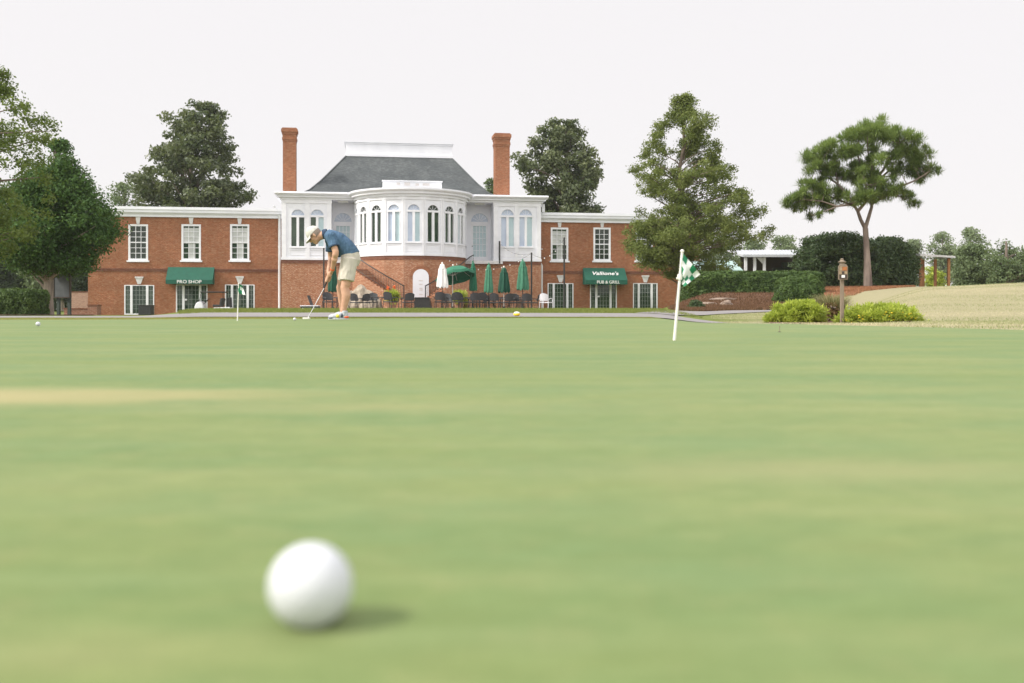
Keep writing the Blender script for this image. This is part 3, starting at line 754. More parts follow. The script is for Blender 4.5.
def rough_grass(name, X, Y, h, w, mat, seed, tint=None):
    rg = np.random.default_rng(seed); n = len(X); Z = gz(X, Y)
    a = rg.random(n) * 6.283; hh = h * (.5 + rg.random(n)); lean = rg.normal(size=(n, 2)) * .45 * hh[:, None]
    P = np.stack([X, Y, Z], 1); sd = np.stack([np.cos(a), np.sin(a), 0 * a], 1) * (w * .5)
    T = P + np.stack([lean[:, 0], lean[:, 1], hh], 1)
    V = np.stack([P - sd, P + sd, T], 1).reshape(-1, 3); t = rg.random(n) * .7 if tint is None else tint
    o = mesh_np(name, V, np.arange(3 * n).reshape(n, 3), mat, None, np.repeat(np.clip(t, 0, 1), 3)); o['kind'] = 'stuff'
M['leaf_rough'] = leaf_mat('rough_grass_blades', (0.115, 0.160, 0.034), (0.31, 0.305, 0.115), 0.35, 0.7, 0.1)
M['leaf_dry'] = leaf_mat('dry_grass_blades', (0.19, 0.245, 0.085), (0.57, 0.505, 0.35), 0.35, 0.7, 0.1)
rg = np.random.default_rng(21)
bx = np.array([-16, -8, -6, -4, -2.5, -1, 0, 1, 2.0, 2.5, 2.75, 3.0, 3.1, 3.2, 3.9, 4.6, 5]); by = np.array([14.2, 14.8, 15.2, 16.0, 16.7, 17.2, 17.4, 17.45, 17.3, 16.9, 16.2, 14.4, 13.0, 11.9, 7.5, 5, 0])
X = rg.uniform(-10, 2.6, 34000); Yb_ = np.interp(X, bx, by); Y = Yb_ + .03 + rg.random(34000) ** 1.3 * (18.7 - Yb_ + .1)
dryness = np.clip(.25 + .5 * rg.random(34000) + .35 * (X < -3.5), 0, 1)
rough_grass('green_collar_grass', X, Y, .026, .007, 'leaf_rough', 1, dryness)
# bank beyond the path
X = rg.uniform(-10.5, 4.6, 60000); Y = rg.uniform(23.7, 31.5, 60000); k = X / Y > -.335; rough_grass('bank_grass', X[k], Y[k], .05, .012, 'leaf_rough', 2)
# lawn on the right, up the mound
Y = 7 + 33 * rg.random(150000) ** .8; X = rg.uniform(3.0, 22, 150000); ok = (X / Y > .20) & (X / Y < .54) & (X > np.interp(Y, by[::-1], bx[::-1]) + .06) & ~((X / Y > .255) & (X / Y < .405) & (Y > 18.6) & (Y < 22.8)) & ~((X / Y < .305) & (Y > 31.5)) & ~((X / Y < .3) & (Y > 26) & (X / Y > .19) & (Y < 36) & (X < 12) & (np.abs(Y - np.interp(X, [5, 7.7, 11.5], [27.9, 32.3, 35])) < 1.3)) & ~((X > 3.3) & (X < 4.5) & (Y > 13) & (Y < 24) & (X / Y < .27))
X = X[ok]; Y = Y[ok]
pat = np.array([mnoise.noise(Vector((x * .16, y * .6, 3.0))) for x, y in zip(X, Y)])
rough_grass('lawn_grass', X, Y, .022, .010, 'leaf_dry', 3, .38 + .9 * pat + .25 * rg.random(len(X)))

# short turf of the green, as far as single tufts can be told apart
n = 330000; Y = np.sqrt(rg.uniform(2.6 ** 2, 17.5 ** 2, n)); X = rg.uniform(-.54, .54, n) * Y
ok = Y < np.interp(X, bx, by) - .02; X = X[ok]; Y = Y[ok]
pat = np.array([mnoise.noise(Vector((x * .25, y * 2.6, 1.0))) + .6 * mnoise.noise(Vector((x * 3, y * 5, 2.0))) for x, y in zip(X, Y)])
M['leaf_turf'] = leaf_mat('turf_blades', (0.125, 0.190, 0.046), (0.310, 0.350, 0.140), 0.3, 0.7, 0.1)
rough_grass('green_turf', X, Y, .0048, .0045, 'leaf_turf', 4, .46 + .42 * pat + .85 * (rg.random(len(X)) - .5))
# fallen needles over the beds
M['straw'] = leaf_mat('pine_straw_needles', (0.14, 0.065, 0.035), (0.40, 0.20, 0.11), 0.1, 0.9, 0.1)
a = rg.uniform(.158, .298, 38000); Y = np.interp(a, [.158, .2, .22, .3], [32.0, 33.0, 35.0, 38.0]) - .5 + 15 * rg.random(38000); M['straw_brown'] = leaf_mat('brown_straw', (0.085, 0.045, 0.028), (0.27, 0.155, 0.095), 0.1, 0.9, 0.1); rough_grass('bank_straw', a * Y, Y, .09, .03, 'straw_brown', 5, .55 * rg.random(len(a)))
a = rg.uniform(.304, .405, 30000); Y0 = np.interp(a, [.305, .345, .402], [44.0, 46.8, 57.5]) - .7; Y = Y0 + (65 - Y0) * rg.random(30000); rough_grass('bed_straw', a * Y, Y, .08, .03, 'straw', 6, .2 + .7 * rg.random(len(a)))
# ---------------------------------------------------------------- clubhouse
ROT = R(8.6); BY = 68.0; BZ = -0.25
BX = (411 - CX) / F * BY
cs, sn = math.cos(ROT), math.sin(ROT)
house = thing('clubhouse', 'long red brick clubhouse with a white bow fronted centre, slate roof and two chimneys', 'building', (BX, BY, BZ), ROT)
def fu(px, w=0.0):
    k = (px - CX) / F
    return (k * BY - k * w * cs - BX - w * sn) / (cs - k * sn)
def depth_at(u, w): return BY + u * sn - w * cs
def fz(py, px, w=0.0):
    return CAMH + (HZ - py) / F * depth_at(fu(px, w), w) - BZ
def l2w(u, w, z):  # local facade coords to world
    return Vector((BX + u * cs + w * sn, BY + u * sn - w * cs, z + BZ))
def TW(w0):
    return lambda s, d, z: (s, -(w0 + d), z)
BR = 3.78; BCW = -0.15   # bow radius and centre
def TF(phi):  # facet frame at angle phi (0 = straight out), s along, d outward
    c, s_ = math.cos(phi), math.sin(phi); ap = BR * math.cos(R(10))
    def f(s, d, z):
        r = ap + d
        u = r * s_ + s * c; w = BCW + r * c - s * s_
        return (u, -w, z)
    return f

def arch_pts(s0, s1, zs, n=10):
    r = (s1 - s0) / 2; c = (s0 + s1) / 2
    return [(c - r * math.cos(math.pi * i / n), zs + r * math.sin(math.pi * i / n)) for i in range(n + 1)]
def wall_open(mb, s0, s1, z0, z1, ops, depth=.13):
    """front sheet with openings (a0,a1,b0,b1,arch) and reveals; arch: b1 is the crown"""
    S = sorted({s0, s1, *[v for o in ops for v in (o[0], o[1])]}); Z = sorted({z0, z1, *[v for o in ops for v in (o[2], o[3])]})
    for i in range(len(S) - 1):
        for j in range(len(Z) - 1):
            a, b, c, d = S[i], S[i + 1], Z[j], Z[j + 1]
            if any(o[0] - 1e-6 <= a and b <= o[1] + 1e-6 and o[2] - 1e-6 <= c and d <= o[3] + 1e-6 for o in ops): continue
            mb.add([(a, 0, c), (b, 0, c), (b, 0, d), (a, 0, d)], [(0, 1, 2, 3)])
    for a0, a1, b0, b1, arch in ops:
        if arch:
            zs = b1 - (a1 - a0) / 2
            pts = arch_pts(a0, a1, zs)
            for (p, q) in zip(pts[:-1], pts[1:]):
                mb.add([(p[0], 0, p[1]), (q[0], 0, q[1]), (q[0], 0, b1), (p[0], 0, b1)], [(0, 1, 2, 3)])
                mb.add([(p[0], 0, p[1]), (q[0], 0, q[1]), (q[0], -depth, q[1]), (p[0], -depth, p[1])], [(0, 1, 2, 3)])
            ring = [(a0, zs), (a0, b0), (a1, b0), (a1, zs)]
        else: ring = [(a0, b1), (a0, b0), (a1, b0), (a1, b1), (a0, b1)]
        for p, q in zip(ring[:-1], ring[1:]):
            mb.add([(p[0], 0, p[1]), (q[0], 0, q[1]), (q[0], -depth, q[1]), (p[0], -depth, p[1])], [(0, 1, 2, 3)])

def sash_window(T, a0, a1, b0, b1, glass, label=None, key=True, rows=6, cols=3, zkey=None):
    f = MB(T); fr = .125
    f.box(a0, a0 + fr, -.10, .025, b0, b1); f.box(a1 - fr, a1, -.10, .025, b0, b1)
    f.box(a0 + fr, a1 - fr, -.10, .025, b1 - fr, b1); f.box(a0 + fr, a1 - fr, -.10, .025, b0, b0 + fr)
    m = (b0 + b1) / 2; f.box(a0 + fr, a1 - fr, -.085, -.02, m - .035, m + .035)
    for i in range(1, cols):
        s = a0 + fr + (a1 - a0 - 2 * fr) * i / cols; f.box(s - .018, s + .018, -.078, -.045, b0 + fr, b1 - fr)
    for j in range(1, rows):
        if j * 2 == rows: continue
        z = b0 + fr + (b1 - b0 - 2 * fr) * j / rows; f.box(a0 + fr, a1 - fr, -.075, -.048, z - .016, z + .016)
    w = f.build('window', 'white_trim', house)
    if label: w['label'] = label
    cur = glass == 'glass_curtain'
    p = MB(T); p.box(a0 + .02, a1 - .02, -.118, -.108, b0 + .02, b1 - .02); p.build('pane', 'glass_green' if cur else glass, w)
    if cur:
        hh = b1 - b0; cc = (a0 + a1) / 2; ww = (a1 - a0) / 2
        p = MB(T); p.box(a0 + .04, a1 - .04, -.104, -.094, b0 + hh * .47, b1 - hh * .10); p.build('blind', glass, w)
        p = MB(T); p.box(cc - ww * .28, cc + ww * .40, -.104, -.094, b0 + .05, b0 + hh * .468); p.build('curtain', glass, w)
    s = MB(T); s.box(a0 - .09, a1 + .09, -.03, .10, b0 - .11, b0 - .002); s.build('sill', 'white_trim', w)
    if key:
        c = (a0 + a1) / 2; k = MB(T)
        zz = b1 + .02
        k.prism([(c - .09, zz), (c + .09, zz), (c + .16, zz + .48), (c - .16, zz + .48)], .003, .07, lambda q, d: (q[0], d, q[1]))
        k.prism([(c - .19, zz + .482), (c + .19, zz + .482), (c + .19, zz + .56), (c - .19, zz + .56)], .003, .10, lambda q, d: (q[0], d, q[1]))
        k.build('keystone', 'stone_trim', w)
    return w
def french_unit(T, a0, a1, b0, b1, name='window', key=True, label=None, handle=False):
    f = MB(T); W = a1 - a0; fr = .07
    cuts = [a0, a0 + W * .235, a0 + W * .765, a1]
    f.box(a0, a0 + fr, -.11, .02, b0, b1); f.box(a1 - fr, a1, -.11, .02, b0, b1); f.box(a0 + fr, a1 - fr, -.11, .02, b1 - .05, b1)
    f.box(a0 + fr, a1 - fr, -.11, .02, b0, b0 + .08)
    for c in cuts[1:3]: f.box(c - .075, c + .075, -.10, .03, b0 + .08, b1 - .05)
    w = f.build(name, 'white_trim', house)
    if label: w['label'] = label
    g = MB(T)
    for x0, x1, k in ((cuts[0] + fr, cuts[1] - .075, 2), (cuts[1] + .075, cuts[2] - .075, 4), (cuts[2] + .075, cuts[3] - fr, 2)):
        for i in range(1, k):
            s = x0 + (x1 - x0) * i / k; g.box(s - .011, s + .011, -.078, -.05, b0 + .08, b1 - .05)
        for j in range(1, 6):
            z = b0 + .08 + (b1 - b0 - .13) * j / 6; g.box(x0, x1, -.074, -.053, z - .011, z + .011)
    g.build('glazing_bars', 'glazing', w)
    p = MB(T); p.box(a0 + .02, a1 - .02, -.095, -.082, b0 + .02, b1 - .02); p.build('pane', 'glass_green', w)
    if handle:
        h = MB(T); h.box(cuts[1] + .09, cuts[1] + .24, .0, .05, b0 + .95, b0 + 1.06); h.build('handle', 'white_trim', w)
    if key:
        c = (a0 + a1) / 2; k = MB(T); zz = b1 + .06
        k.prism([(c - .10, zz), (c + .10, zz), (c + .24, zz + .40), (c - .24, zz + .40)], .003, .06, lambda q, d: (q[0], d, q[1]))
        k.prism([(c - .27, zz + .402), (c + .27, zz + .402), (c + .27, zz + .50), (c - .27, zz + .50)], .003, .10, lambda q, d: (q[0], d, q[1]))
        k.build('keystone', 'stone_trim', w)
    return w
M['glazing'] = simple('grey_green_glazing_bars', (0.27, 0.31, 0.285), (0.22, 0.25, 0.23), 8.0, 0.6, bmp=0)
def arch_window(T, a0, a1, b0, b1, gl, gr, ga, label=None):
    """two lights, a wide middle post, a transom and a round headed light"""
    f = MB(T); zs = b1 - (a1 - a0) / 2; fr = .05; c = (a0 + a1) / 2; mw = .085
    f.box(a0, a0 + fr, -.11, .02, b0, zs); f.box(a1 - fr, a1, -.11, .02, b0, zs); f.box(a0 + fr, a1 - fr, -.11, .02, b0, b0 + fr)
    f.box(a0 - .03, a1 + .03, -.10, .035, zs - .09, zs + .04); f.box(c - mw, c + mw, -.10, .028, b0 + fr, zs - .09)
    o = arch_pts(a0, a1, zs, 14); r = (a1 - a0) / 2
    inn = arch_pts(a0 + fr, a1 - fr, zs, 14)
    for k in range(14):
        f.add([(o[k][0], .02, o[k][1]), (o[k + 1][0], .02, o[k + 1][1]), (inn[k + 1][0], .02, inn[k + 1][1]), (inn[k][0], .02, inn[k][1]),
               (o[k][0], -.1, o[k][1]), (o[k + 1][0], -.1, o[k + 1][1]), (inn[k + 1][0], -.1, inn[k + 1][1]), (inn[k][0], -.1, inn[k][1])],
              [(0, 1, 2, 3), (2, 3, 7, 6), (0, 1, 5, 4)])
    # fan bars
    for an in (45, 90, 135):
        p0 = (c + .06 * math.cos(R(an)), zs + .04); p1 = (c + (r - fr) * math.cos(R(an)), zs + (r - fr) * math.sin(R(an)))
        d = Vector((p1[0] - p0[0], p1[1] - p0[1])); n = Vector((-d.y, d.x)).normalized() * .010
        f.prism([(p0[0] - n.x, p0[1] - n.y), (p0[0] + n.x, p0[1] + n.y), (p1[0] + n.x, p1[1] + n.y), (p1[0] - n.x, p1[1] - n.y)], -.075, -.055, lambda q, e: (q[0], e, q[1]))
    w = f.build('window', 'white_trim', house)
    if label: w['label'] = label
    for x0, x1, g in ((a0 + .01, c, gl), (c, a1 - .01, gr)):
        p = MB(T); p.box(x0, x1, -.095, -.085, b0 + .01, zs - .02); p.build('pane', g, w)
    p = MB(T); p.prism(arch_pts(a0 + .01, a1 - .01, zs + .001, 14), -.095, -.085, lambda q, e: (q[0], e, q[1])); p.build('fanlight', ga, w)
    s = MB(T); s.box(a0 - .06, a1 + .06, -.02, .07, b0 - .07, b0 - .002); s.build('sill', 'white_trim', w)
    return w
def panel_mould(mb, a0, a1, b0, b1, t=.05, d=.025):
    mb.box(a0, a1, .0005, d, b0, b0 + t); mb.box(a0, a1, .0005, d, b1 - t, b1)
    mb.box(a0, a0 + t, .0005, d, b0 + t, b1 - t); mb.box(a1 - t, a1, .0005, d, b0 + t, b1 - t)

WWING = -1.0
TWg = TW(WWING)
ztop = fz(207, 140, WWING)            # wing cornice top
zcb = fz(216.8, 140, WWING)           # cornice underside
zb1 = fz(270.0, 200, WWING)           # belt course
# ---- left wing
uL0 = fu(88, WWING); uL1 = fu(285, WWING)
ops = []; wins = []
for px, g, lab in ((138.2, 'glass_dark', 'upper sash window with dark panes'), (191.2, 'glass_curtain', 'upper sash window with white curtain'), (239.7, 'glass_curtain', 'upper sash window with pale curtain')):
    c = fu(px, WWING); b0 = fz(260.4, px, WWING); b1 = fz(224.3, px, WWING)
    ops.append((c - .63, c + .63, b0, b1, False)); wins.append((g, lab))
UPW_B = (ops[0][2], ops[0][3])
low = []
for x0, x1, y in ((124.3, 154.2, 285.0), (176, 207.5, 284.6), (225, 254.6, 284.6)):
    low.append((fu(x0, WWING), fu(x1, WWING), 0.03, fz(y, (x0 + x1) / 2, WWING), False))
w = MB(TWg); wall_open(w, uL0, uL1, -.3, zcb, ops + low)
w.box(uL0 - .0, uL0 + .02, -11, -.001, -.3, zcb); w.box(uL0, uL1, -11.02, -11, -.3, zcb)
w.box(uL0, uL1, -11, -.16, zcb - .05, zcb)
w.build('brick_wall', 'brick', house)
for o, (g, lab) in zip(ops, wins): sash_window(TWg, o[0], o[1], o[2], o[3], g, lab)
french_unit(TWg, *low[0][:4], label='glazed triple door at the left end')
french_unit(TWg, *low[1][:4], name='door', key=False, label='glazed door under the left awning', handle=True)
french_unit(TWg, *low[2][:4], label='glazed triple door behind the golf cart')
# ---- right wing
uR0 = fu(536, WWING); uR1 = fu(700, WWING)
ops = []; wins = []
for px, g, lab in ((559.5, 'glass_curtain', 'upper sash window with white curtain'), (602, 'glass_dark', 'upper sash window with dark panes'), (644, 'glass_dark', 'upper sash window behind the cedar')):
    c = fu(px, WWING)
    ops.append((c - .63, c + .63, fz(260.8, px, WWING), fz(227.6, px, WWING), False)); wins.append((g, lab))
low = []
for x0, x1, y in ((547.6, 573.4, 283.2), (590, 616.8, 283.2), (633, 657.5, 283.2)):
    low.append((fu(x0, WWING), fu(x1, WWING), 0.30, fz(y, (x0 + x1) / 2, WWING), False))
w = MB(TWg); wall_open(w, uR0, uR1, -.3, zcb, ops + low)
w.box(uR1 - .02, uR1, -11, -.001, -.3, zcb); w.box(uR0, uR1, -11.02, -11, -.3, zcb)
w.box(uR0, uR1, -11, -.16, zcb - .05, zcb)
w.build('brick_wall', 'brick', house)
for o, (g, lab) in zip(ops, wins): sash_window(TWg, o[0], o[1], o[2], o[3], g, lab)
french_unit(TWg, *low[0][:4], label='glazed triple door beside the drainpipe')
french_unit(TWg, *low[1][:4], name='door', key=False, label='glazed door under the right awning', handle=True)
french_unit(TWg, *low[2][:4], label='glazed triple door by the cedar')
for a, b in ((uL0, uL1), (uR0, uR1)):
    k = MB(TWg); e0 = .35 if a == uL0 else 0; e1 = .35 if b == uR1 else 0
    H = ztop - zcb
    k.box(a - e0 * .35, b + e1 * .35, -11.1, .14, zcb, zcb + H * .30)
    k.box(a - e0 * .6, b + e1 * .6, -11.15, .22, zcb + H * .30, zcb + H * .42)
    k.box(a - e0 * .9, b + e1 * .9, -11.2, .34, zcb + H * .42, zcb + H * .72)
    k.box(a - e0, b + e1, -11.3, .40, zcb + H * .72, ztop)
    k.build('cornice', 'white', house)
    k = MB(TWg); k.box(a - .0, b, .001, .035, zb1 - .12, zb1 + .0); k.box(a, b, .001, .055, zb1 + .0, zb1 + .085); k.build('belt_course', 'brick_dark', house)

# ---- awnings
def text_mesh(body, size, mat, T, c, parent, name='lettering', ext=.008, shear=0.0, slope=None, xs=1.0):
    cu = bpy.data.curves.new(name, 'FONT'); cu.body = body; cu.size = size; cu.align_x = 'CENTER'; cu.align_y = 'CENTER'; cu.extrude = ext; cu.shear = shear; cu.offset = .012 * size
    o = bpy.data.objects.new(name, cu); COL.objects.link(o)
    dg = bpy.context.evaluated_depsgraph_get(); me = bpy.data.meshes.new_from_object(o.evaluated_get(dg))
    bpy.data.objects.remove(o)
    for v in me.vertices:
        x, y, z = v.co
        if slope is None: v.co = Vector(T(c[0] + x * xs, c[1] + z, c[2] + y))
        else:  # slope: (d,z) unit direction up the slope, plus its outward normal
            (du, dz), (nd, nz) = slope
            v.co = Vector(T(c[0] + x * xs, c[1] + y * du + z * nd, c[2] + y * dz + z * nz))
    me.materials.clear(); me.materials.append(M[mat])
    r = bpy.data.objects.new(name, me); COL.objects.link(r); r.parent = parent
    return r
def awning(px0, px1, ytop, yval, ybot, out, texts, label, pxm):
    a0 = fu(px0, WWING + out * .5); a1 = fu(px1, WWING + out * .5)
    zt = fz(ytop, pxm, WWING + .1); zv = fz(yval, pxm, WWING + out); zb = fz(ybot, pxm, WWING + out)
    m = MB(TWg)
    m.prism([(.06, zt), (.06, zt - .05), (out - .02, zv - .05), (out - .02, zb), (out, zb), (out, zv), (.1, zt)], a0, a1, lambda q, s: (s, q[0], q[1]))
    for s0, s1 in ((a0 - .015, a0 - .001), (a1 + .001, a1 + .015)):
        m.prism([(.06, zt), (.06, zb), (out, zb), (out, zv), (.1, zt)], s0, s1, lambda q, s: (s, q[0], q[1]))
    # scallop welt along the valance
    m.box(a0, a1, out + .001, out + .012, zb, zb + .03)
    aw = m.build('awning', 'awning', house); aw['label'] = label
    L = math.hypot(out, zt - zv); sl = ((-out / L, (zt - zv) / L), ((zt - zv) / L, out / L))
    for body, size, fr, kind, sh, dx, xs in texts:
        if kind == 'val': text_mesh(body, size, 'letter', TWg, ((a0 + a1) / 2 + dx, out + .012, (zv + zb) / 2 + fr), aw, xs=xs)
        else: text_mesh(body, size, 'letter', TWg, ((a0 + a1) / 2 + dx, .1 + (out - .1) * fr + .012, zt + (zv - zt) * fr + .012), aw, shear=sh, slope=sl, xs=xs)
    for s in (a0 + .03, a1 - .03): b = MB(TWg); b.tube([(s, .07, zb), (s, out - .03, zb)], .012, 6); b.build('awning_arm', 'black_metal', aw)
awning(167.2, 213.4, 267.2, 279.8, 284.0, .95, [('PRO SHOP', .30, .0, 'val', 0, .0, 1.12)], 'green cloth awning lettered PRO SHOP', 190)
awning(584.2, 625.6, 268.0, 280.0, 284.4, .95, [("Vallione's", .50, .48, 'slope', .3, -.02, 1.02), ('PUB & GRILL', .30, .0, 'val', 0, .12, 1.0)], 'green cloth awning lettered for the pub and grill', 606)

# ---- main block
WM = 0.0
TM = TW(0.0)
zE0 = fz(199.5, 300); zE1 = fz(192.2, 300)       # cornice of the main block
zW = fz(259.8, 300)                              # underside of the white storey
uA0 = fu(281.5); uA1 = fu(331.5); uB0 = fu(493.5); uB1 = fu(541.0)
uI0 = -2.9; uI1 = 2.9
def win_at(px, pw, ytop, ybot):
    c = fu(px); h = pw * depth_at(c, 0) / F / 2
    return (c - h, c + h, fz(ybot, px), fz(ytop, px), True)
for a0, a1, pxs, side in ((uA0, uA1, (297.8, 317.2), 'L'), (uB0, uB1, (507.5, 525.8), 'R')):
    ops = [win_at(px, 14.2, 208.8, 247.0) for px in pxs]
    w = MB(TM); wall_open(w, a0, a1, zW, zE0, ops)
    # return walls into the recess and at the outer end
    for s in (a0, a1): w.add([(s, 0, zW), (s, -13, zW), (s, -13, zE0), (s, 0, zE0)], [(0, 1, 2, 3)])
    w.build('white_wall', 'white', house)
    tr = MB(TM)
    mid = (ops[0][1] + ops[1][0]) / 2
    for s in (a0 + .16, mid, a1 - .16): tr.box(s - .15, s + .15, .0006, .05, zW + .16, zE0 - .25)
    tr.box(a0 - .03, a1 + .03, .0006, .06, zE0 - .25, zE0 - .001); tr.box(a0 - .03, a1 + .03, .0006, .07, zW - .002, zW + .16)
    for o in ops: panel_mould(tr, o[0] - .06, o[1] + .06, zW + .30, o[2] - .16)
    tr.build('wall_trim', 'white_trim', house)
    for i, o in enumerate(ops):
        if side == 'L': arch_window(TM, *o[:4], 'glass_green', 'glass_green' if i == 0 else 'glass_teal', 'glass_blind', label='arched window with dark lower lights')
        else: arch_window(TM, *o[:4], 'glass_blind', 'glass_teal', 'glass_blind', label='arched window with pale blue blinds')
# recess walls with glazed doors
WREC = -1.5; TR = TW(WREC)
zF = zW + .02
for a0, a1, px in ((uA1, uI0 + .35, 343.0), (uI1 - .35, uB0, 479.6)):
    c = fu(px, WREC); hw = .60
    zd = fz(224.0, px, WREC); za = fz(211.0, px, WREC)
    op = [(c - hw, c + hw, zF + .08, zd, False)]
    r = min(hw, za - zd - .1)
    op.append((c - hw, c + hw, zd + .16, zd + .16 + hw, True))
    w = MB(TR); wall_open(w, a0 - .3, a1 + .9, zF, zE0, op); w.build('white_wall', 'white', house)
    d = MB(TR); fr = .14
    d.box(c - hw, c - hw + fr, -.1, .02, zF + .08, zd); d.box(c + hw - fr, c + hw, -.1, .02, zF + .08, zd); d.box(c - hw + fr, c + hw - fr, -.1, .02, zd - fr, zd); d.box(c - hw + fr, c + hw - fr, -.1, .02, zF + .08, zF + .36)
    for i in range(1, 4):
        s = c - hw + fr + (2 * hw - 2 * fr) * i / 4; d.box(s - .016, s + .016, -.08, -.04, zF + .36, zd - fr)
    for j in range(1, 5):
        z = zF + .36 + (zd - fr - zF - .36) * j / 5; d.box(c - hw + fr, c + hw - fr, -.077, -.043, z - .016, z + .016)
    # fan bars of the lunette
    zs = zd + .16
    for an in (30, 60, 90, 120, 150):
        p1 = (c + hw * .97 * math.cos(R(an)), zs + hw * .97 * math.sin(R(an))); p0 = (c + .1 * math.cos(R(an)), zs + .1 * math.sin(R(an)))
        dv = Vector((p1[0] - p0[0], p1[1] - p0[1])); n = Vector((-dv.y, dv.x)).normalized() * .014
        d.prism([(p0[0] - n.x, p0[1] - n.y), (p0[0] + n.x, p0[1] + n.y), (p1[0] + n.x, p1[1] + n.y), (p1[0] - n.x, p1[1] - n.y)], -.075, -.05, lambda q, e: (q[0], e, q[1]))
    d.box(c - hw, c + hw, -.1, .03, zd + .002, zd + .15)
    dd = d.build('door', 'white_trim', house); dd['label'] = 'white terrace door with small blue panes'
    p = MB(TR); p.box(c - hw + .01, c + hw - .01, -.1, -.088, zF + .1, zd - .01); p.build('pane', 'glass_teal', dd)
    p = MB(TR); p.prism(arch_pts(c - hw + .01, c + hw - .01, zs + .002, 14), -.1, -.088, lambda q, e: (q[0], e, q[1])); p.build('fanlight', 'glass_blind', dd)
    h = MB(TR); h.ball((c - hw + .08, .04, zF + 1.1), .04, 8, 6); h.build('handle', 'black_metal', dd)
    # recess floor and soffit
    fl = MB(TM); fl.box(a0 - .01, a1 + .6, -1.5, .35, zF - .22, zF); fl.build('landing', 'stone_trim', house)
    lm_ = MB(TM); uu = fu(px, -.6); lm_.box(uu - .35, uu + .35, -.75, -.45, zE0 - .10, zE0 - .003); lm_.build('soffit_lamp', 'letter', house)
# cornice of the main block with soffit, split round the bow
k = MB(TM); e = .42; H = zE1 - zE0
uc0 = uA0 - e; uc1 = uB1 + e
k.box(uA0 - .12, uB1 + .12, -13.1, .10, zE0, zE0 + H * .28)
k.box(uc0 + .12, uc1 - .12, -13.2, e - .12, zE0 + H * .28, zE0 + H * .55)
k.box(uc0, uc1, -13.3, e, zE0 + H * .55, zE1)
k.build('cornice', 'white', house)
g = MB(TM); g.tube([(uc0 - .02, e + .05, zE1 - .10), (-4.3, e + .05, zE1 - .10)], .075, 8); g.build('gutter', 'white_trim', house)
g = MB(TM); g.tube([(4.3, e + .05, zE1 - .10), (uc1 + .02, e + .05, zE1 - .10)], .075, 8); g.build('gutter', 'white_trim', house)
# brick ground storey of main block
b = MB(TM)
wall_open(b, uA0, uI0 + .2, -.3, zW - .001, [])
b.add([(uA0, 0, -.3), (uA0, -13, -.3), (uA0, -13, zW - .001), (uA0, 0, zW - .001)], [(0, 1, 2, 3)])
b.build('brick_wall', 'brick_pale', house)
b = MB(TM); wall_open(b, uI1 - .2, uB1, -.3, zW - .001, []); b.add([(uB1, 0, -.3), (uB1, -13, -.3), (uB1, -13, zW - .001), (uB1, 0, zW - .001)], [(0, 1, 2, 3)])
b.build('brick_wall', 'brick_pale', house)
b = MB(TM); b.box(uA0 - .02, uI0 + .4, .001, .04, zW - .22, zW - .003); b.build('belt_course', 'brick_dark', house)
b = MB(TM); b.box(uI1 - .4, uB1 + .02, .001, .04, zW - .22, zW - .003); b.build('belt_course', 'brick_dark', house)

# ---- bow
hwf = BR * math.sin(R(10))      # half facet width
zBt = fz(196.0, 418, BR); zBe = fz(187.0, 418, BR + .45); zBw = fz(255.4, 418, BR)
PH = [R(20 * k) for k in range(-5, 6)]
bw = MB(); bt = MB(); bb = MB(); belt = MB()
glz = {-4: 'teal', -3: 'grn', -2: 'grn', -1: 'blind', 0: 'blind', 1: 'grn', 2: 'grn', 3: 'mix', 4: 'teal'}
zb0 = fz(242.0, 420, BR); zb1_ = fz(203.4, 420, BR)
for kf in range(-5, 6):
    T = TF(R(20 * kf))
    op = [] if abs(kf) == 5 else [(-.44, .44, zb0, zb1_, True)]
    bw.T = T; wall_open(bw, -hwf, hwf, zBw, zBt, op)
    bt.T = T
    for s0, s1 in ((-hwf + .001, -hwf + .125), (hwf - .125, hwf - .001)): bt.box(s0, s1, .0006, .04, zBw + .15, zBt - .2)
    bt.box(-hwf - .008, hwf + .008, .0006, .055, zBt - .2, zBt - .001); bt.box(-hwf - .01, hwf + .01, .0006, .07, zBw - .002, zBw + .15)
    if op: panel_mould(bt, -.46, .46, zBw + .26, zb0 - .14, .045, .022)
    bb.T = T; wall_open(bb, -hwf, hwf, -.3, zBw - .002, [])
    belt.T = T; belt.box(-hwf - .006, hwf + .006, .001, .035, zBw - .24, zBw - .004)
bw.build('bow_wall', 'white', house); bt.build('bow_trim', 'white_trim', house); bb.build('bow_brick_base', 'brick_pale', house); belt.build('belt_course', 'brick_dark', house)
for kf, g in glz.items():
    gg = {'teal': ('glass_blind', 'glass_teal', 'glass_blind'), 'grn': ('glass_green', 'glass_green', 'glass_dark'), 'blind': ('glass_blind', 'glass_teal', 'glass_blind'), 'mix': ('glass_teal', 'glass_green', 'glass_dark')}[g]
    arch_window(TF(R(20 * kf)), -.44, .44, zb0, zb1_, *gg, label='arched bow window with pale blinds' if g in ('blind', 'teal') else 'arched bow window with dark panes')
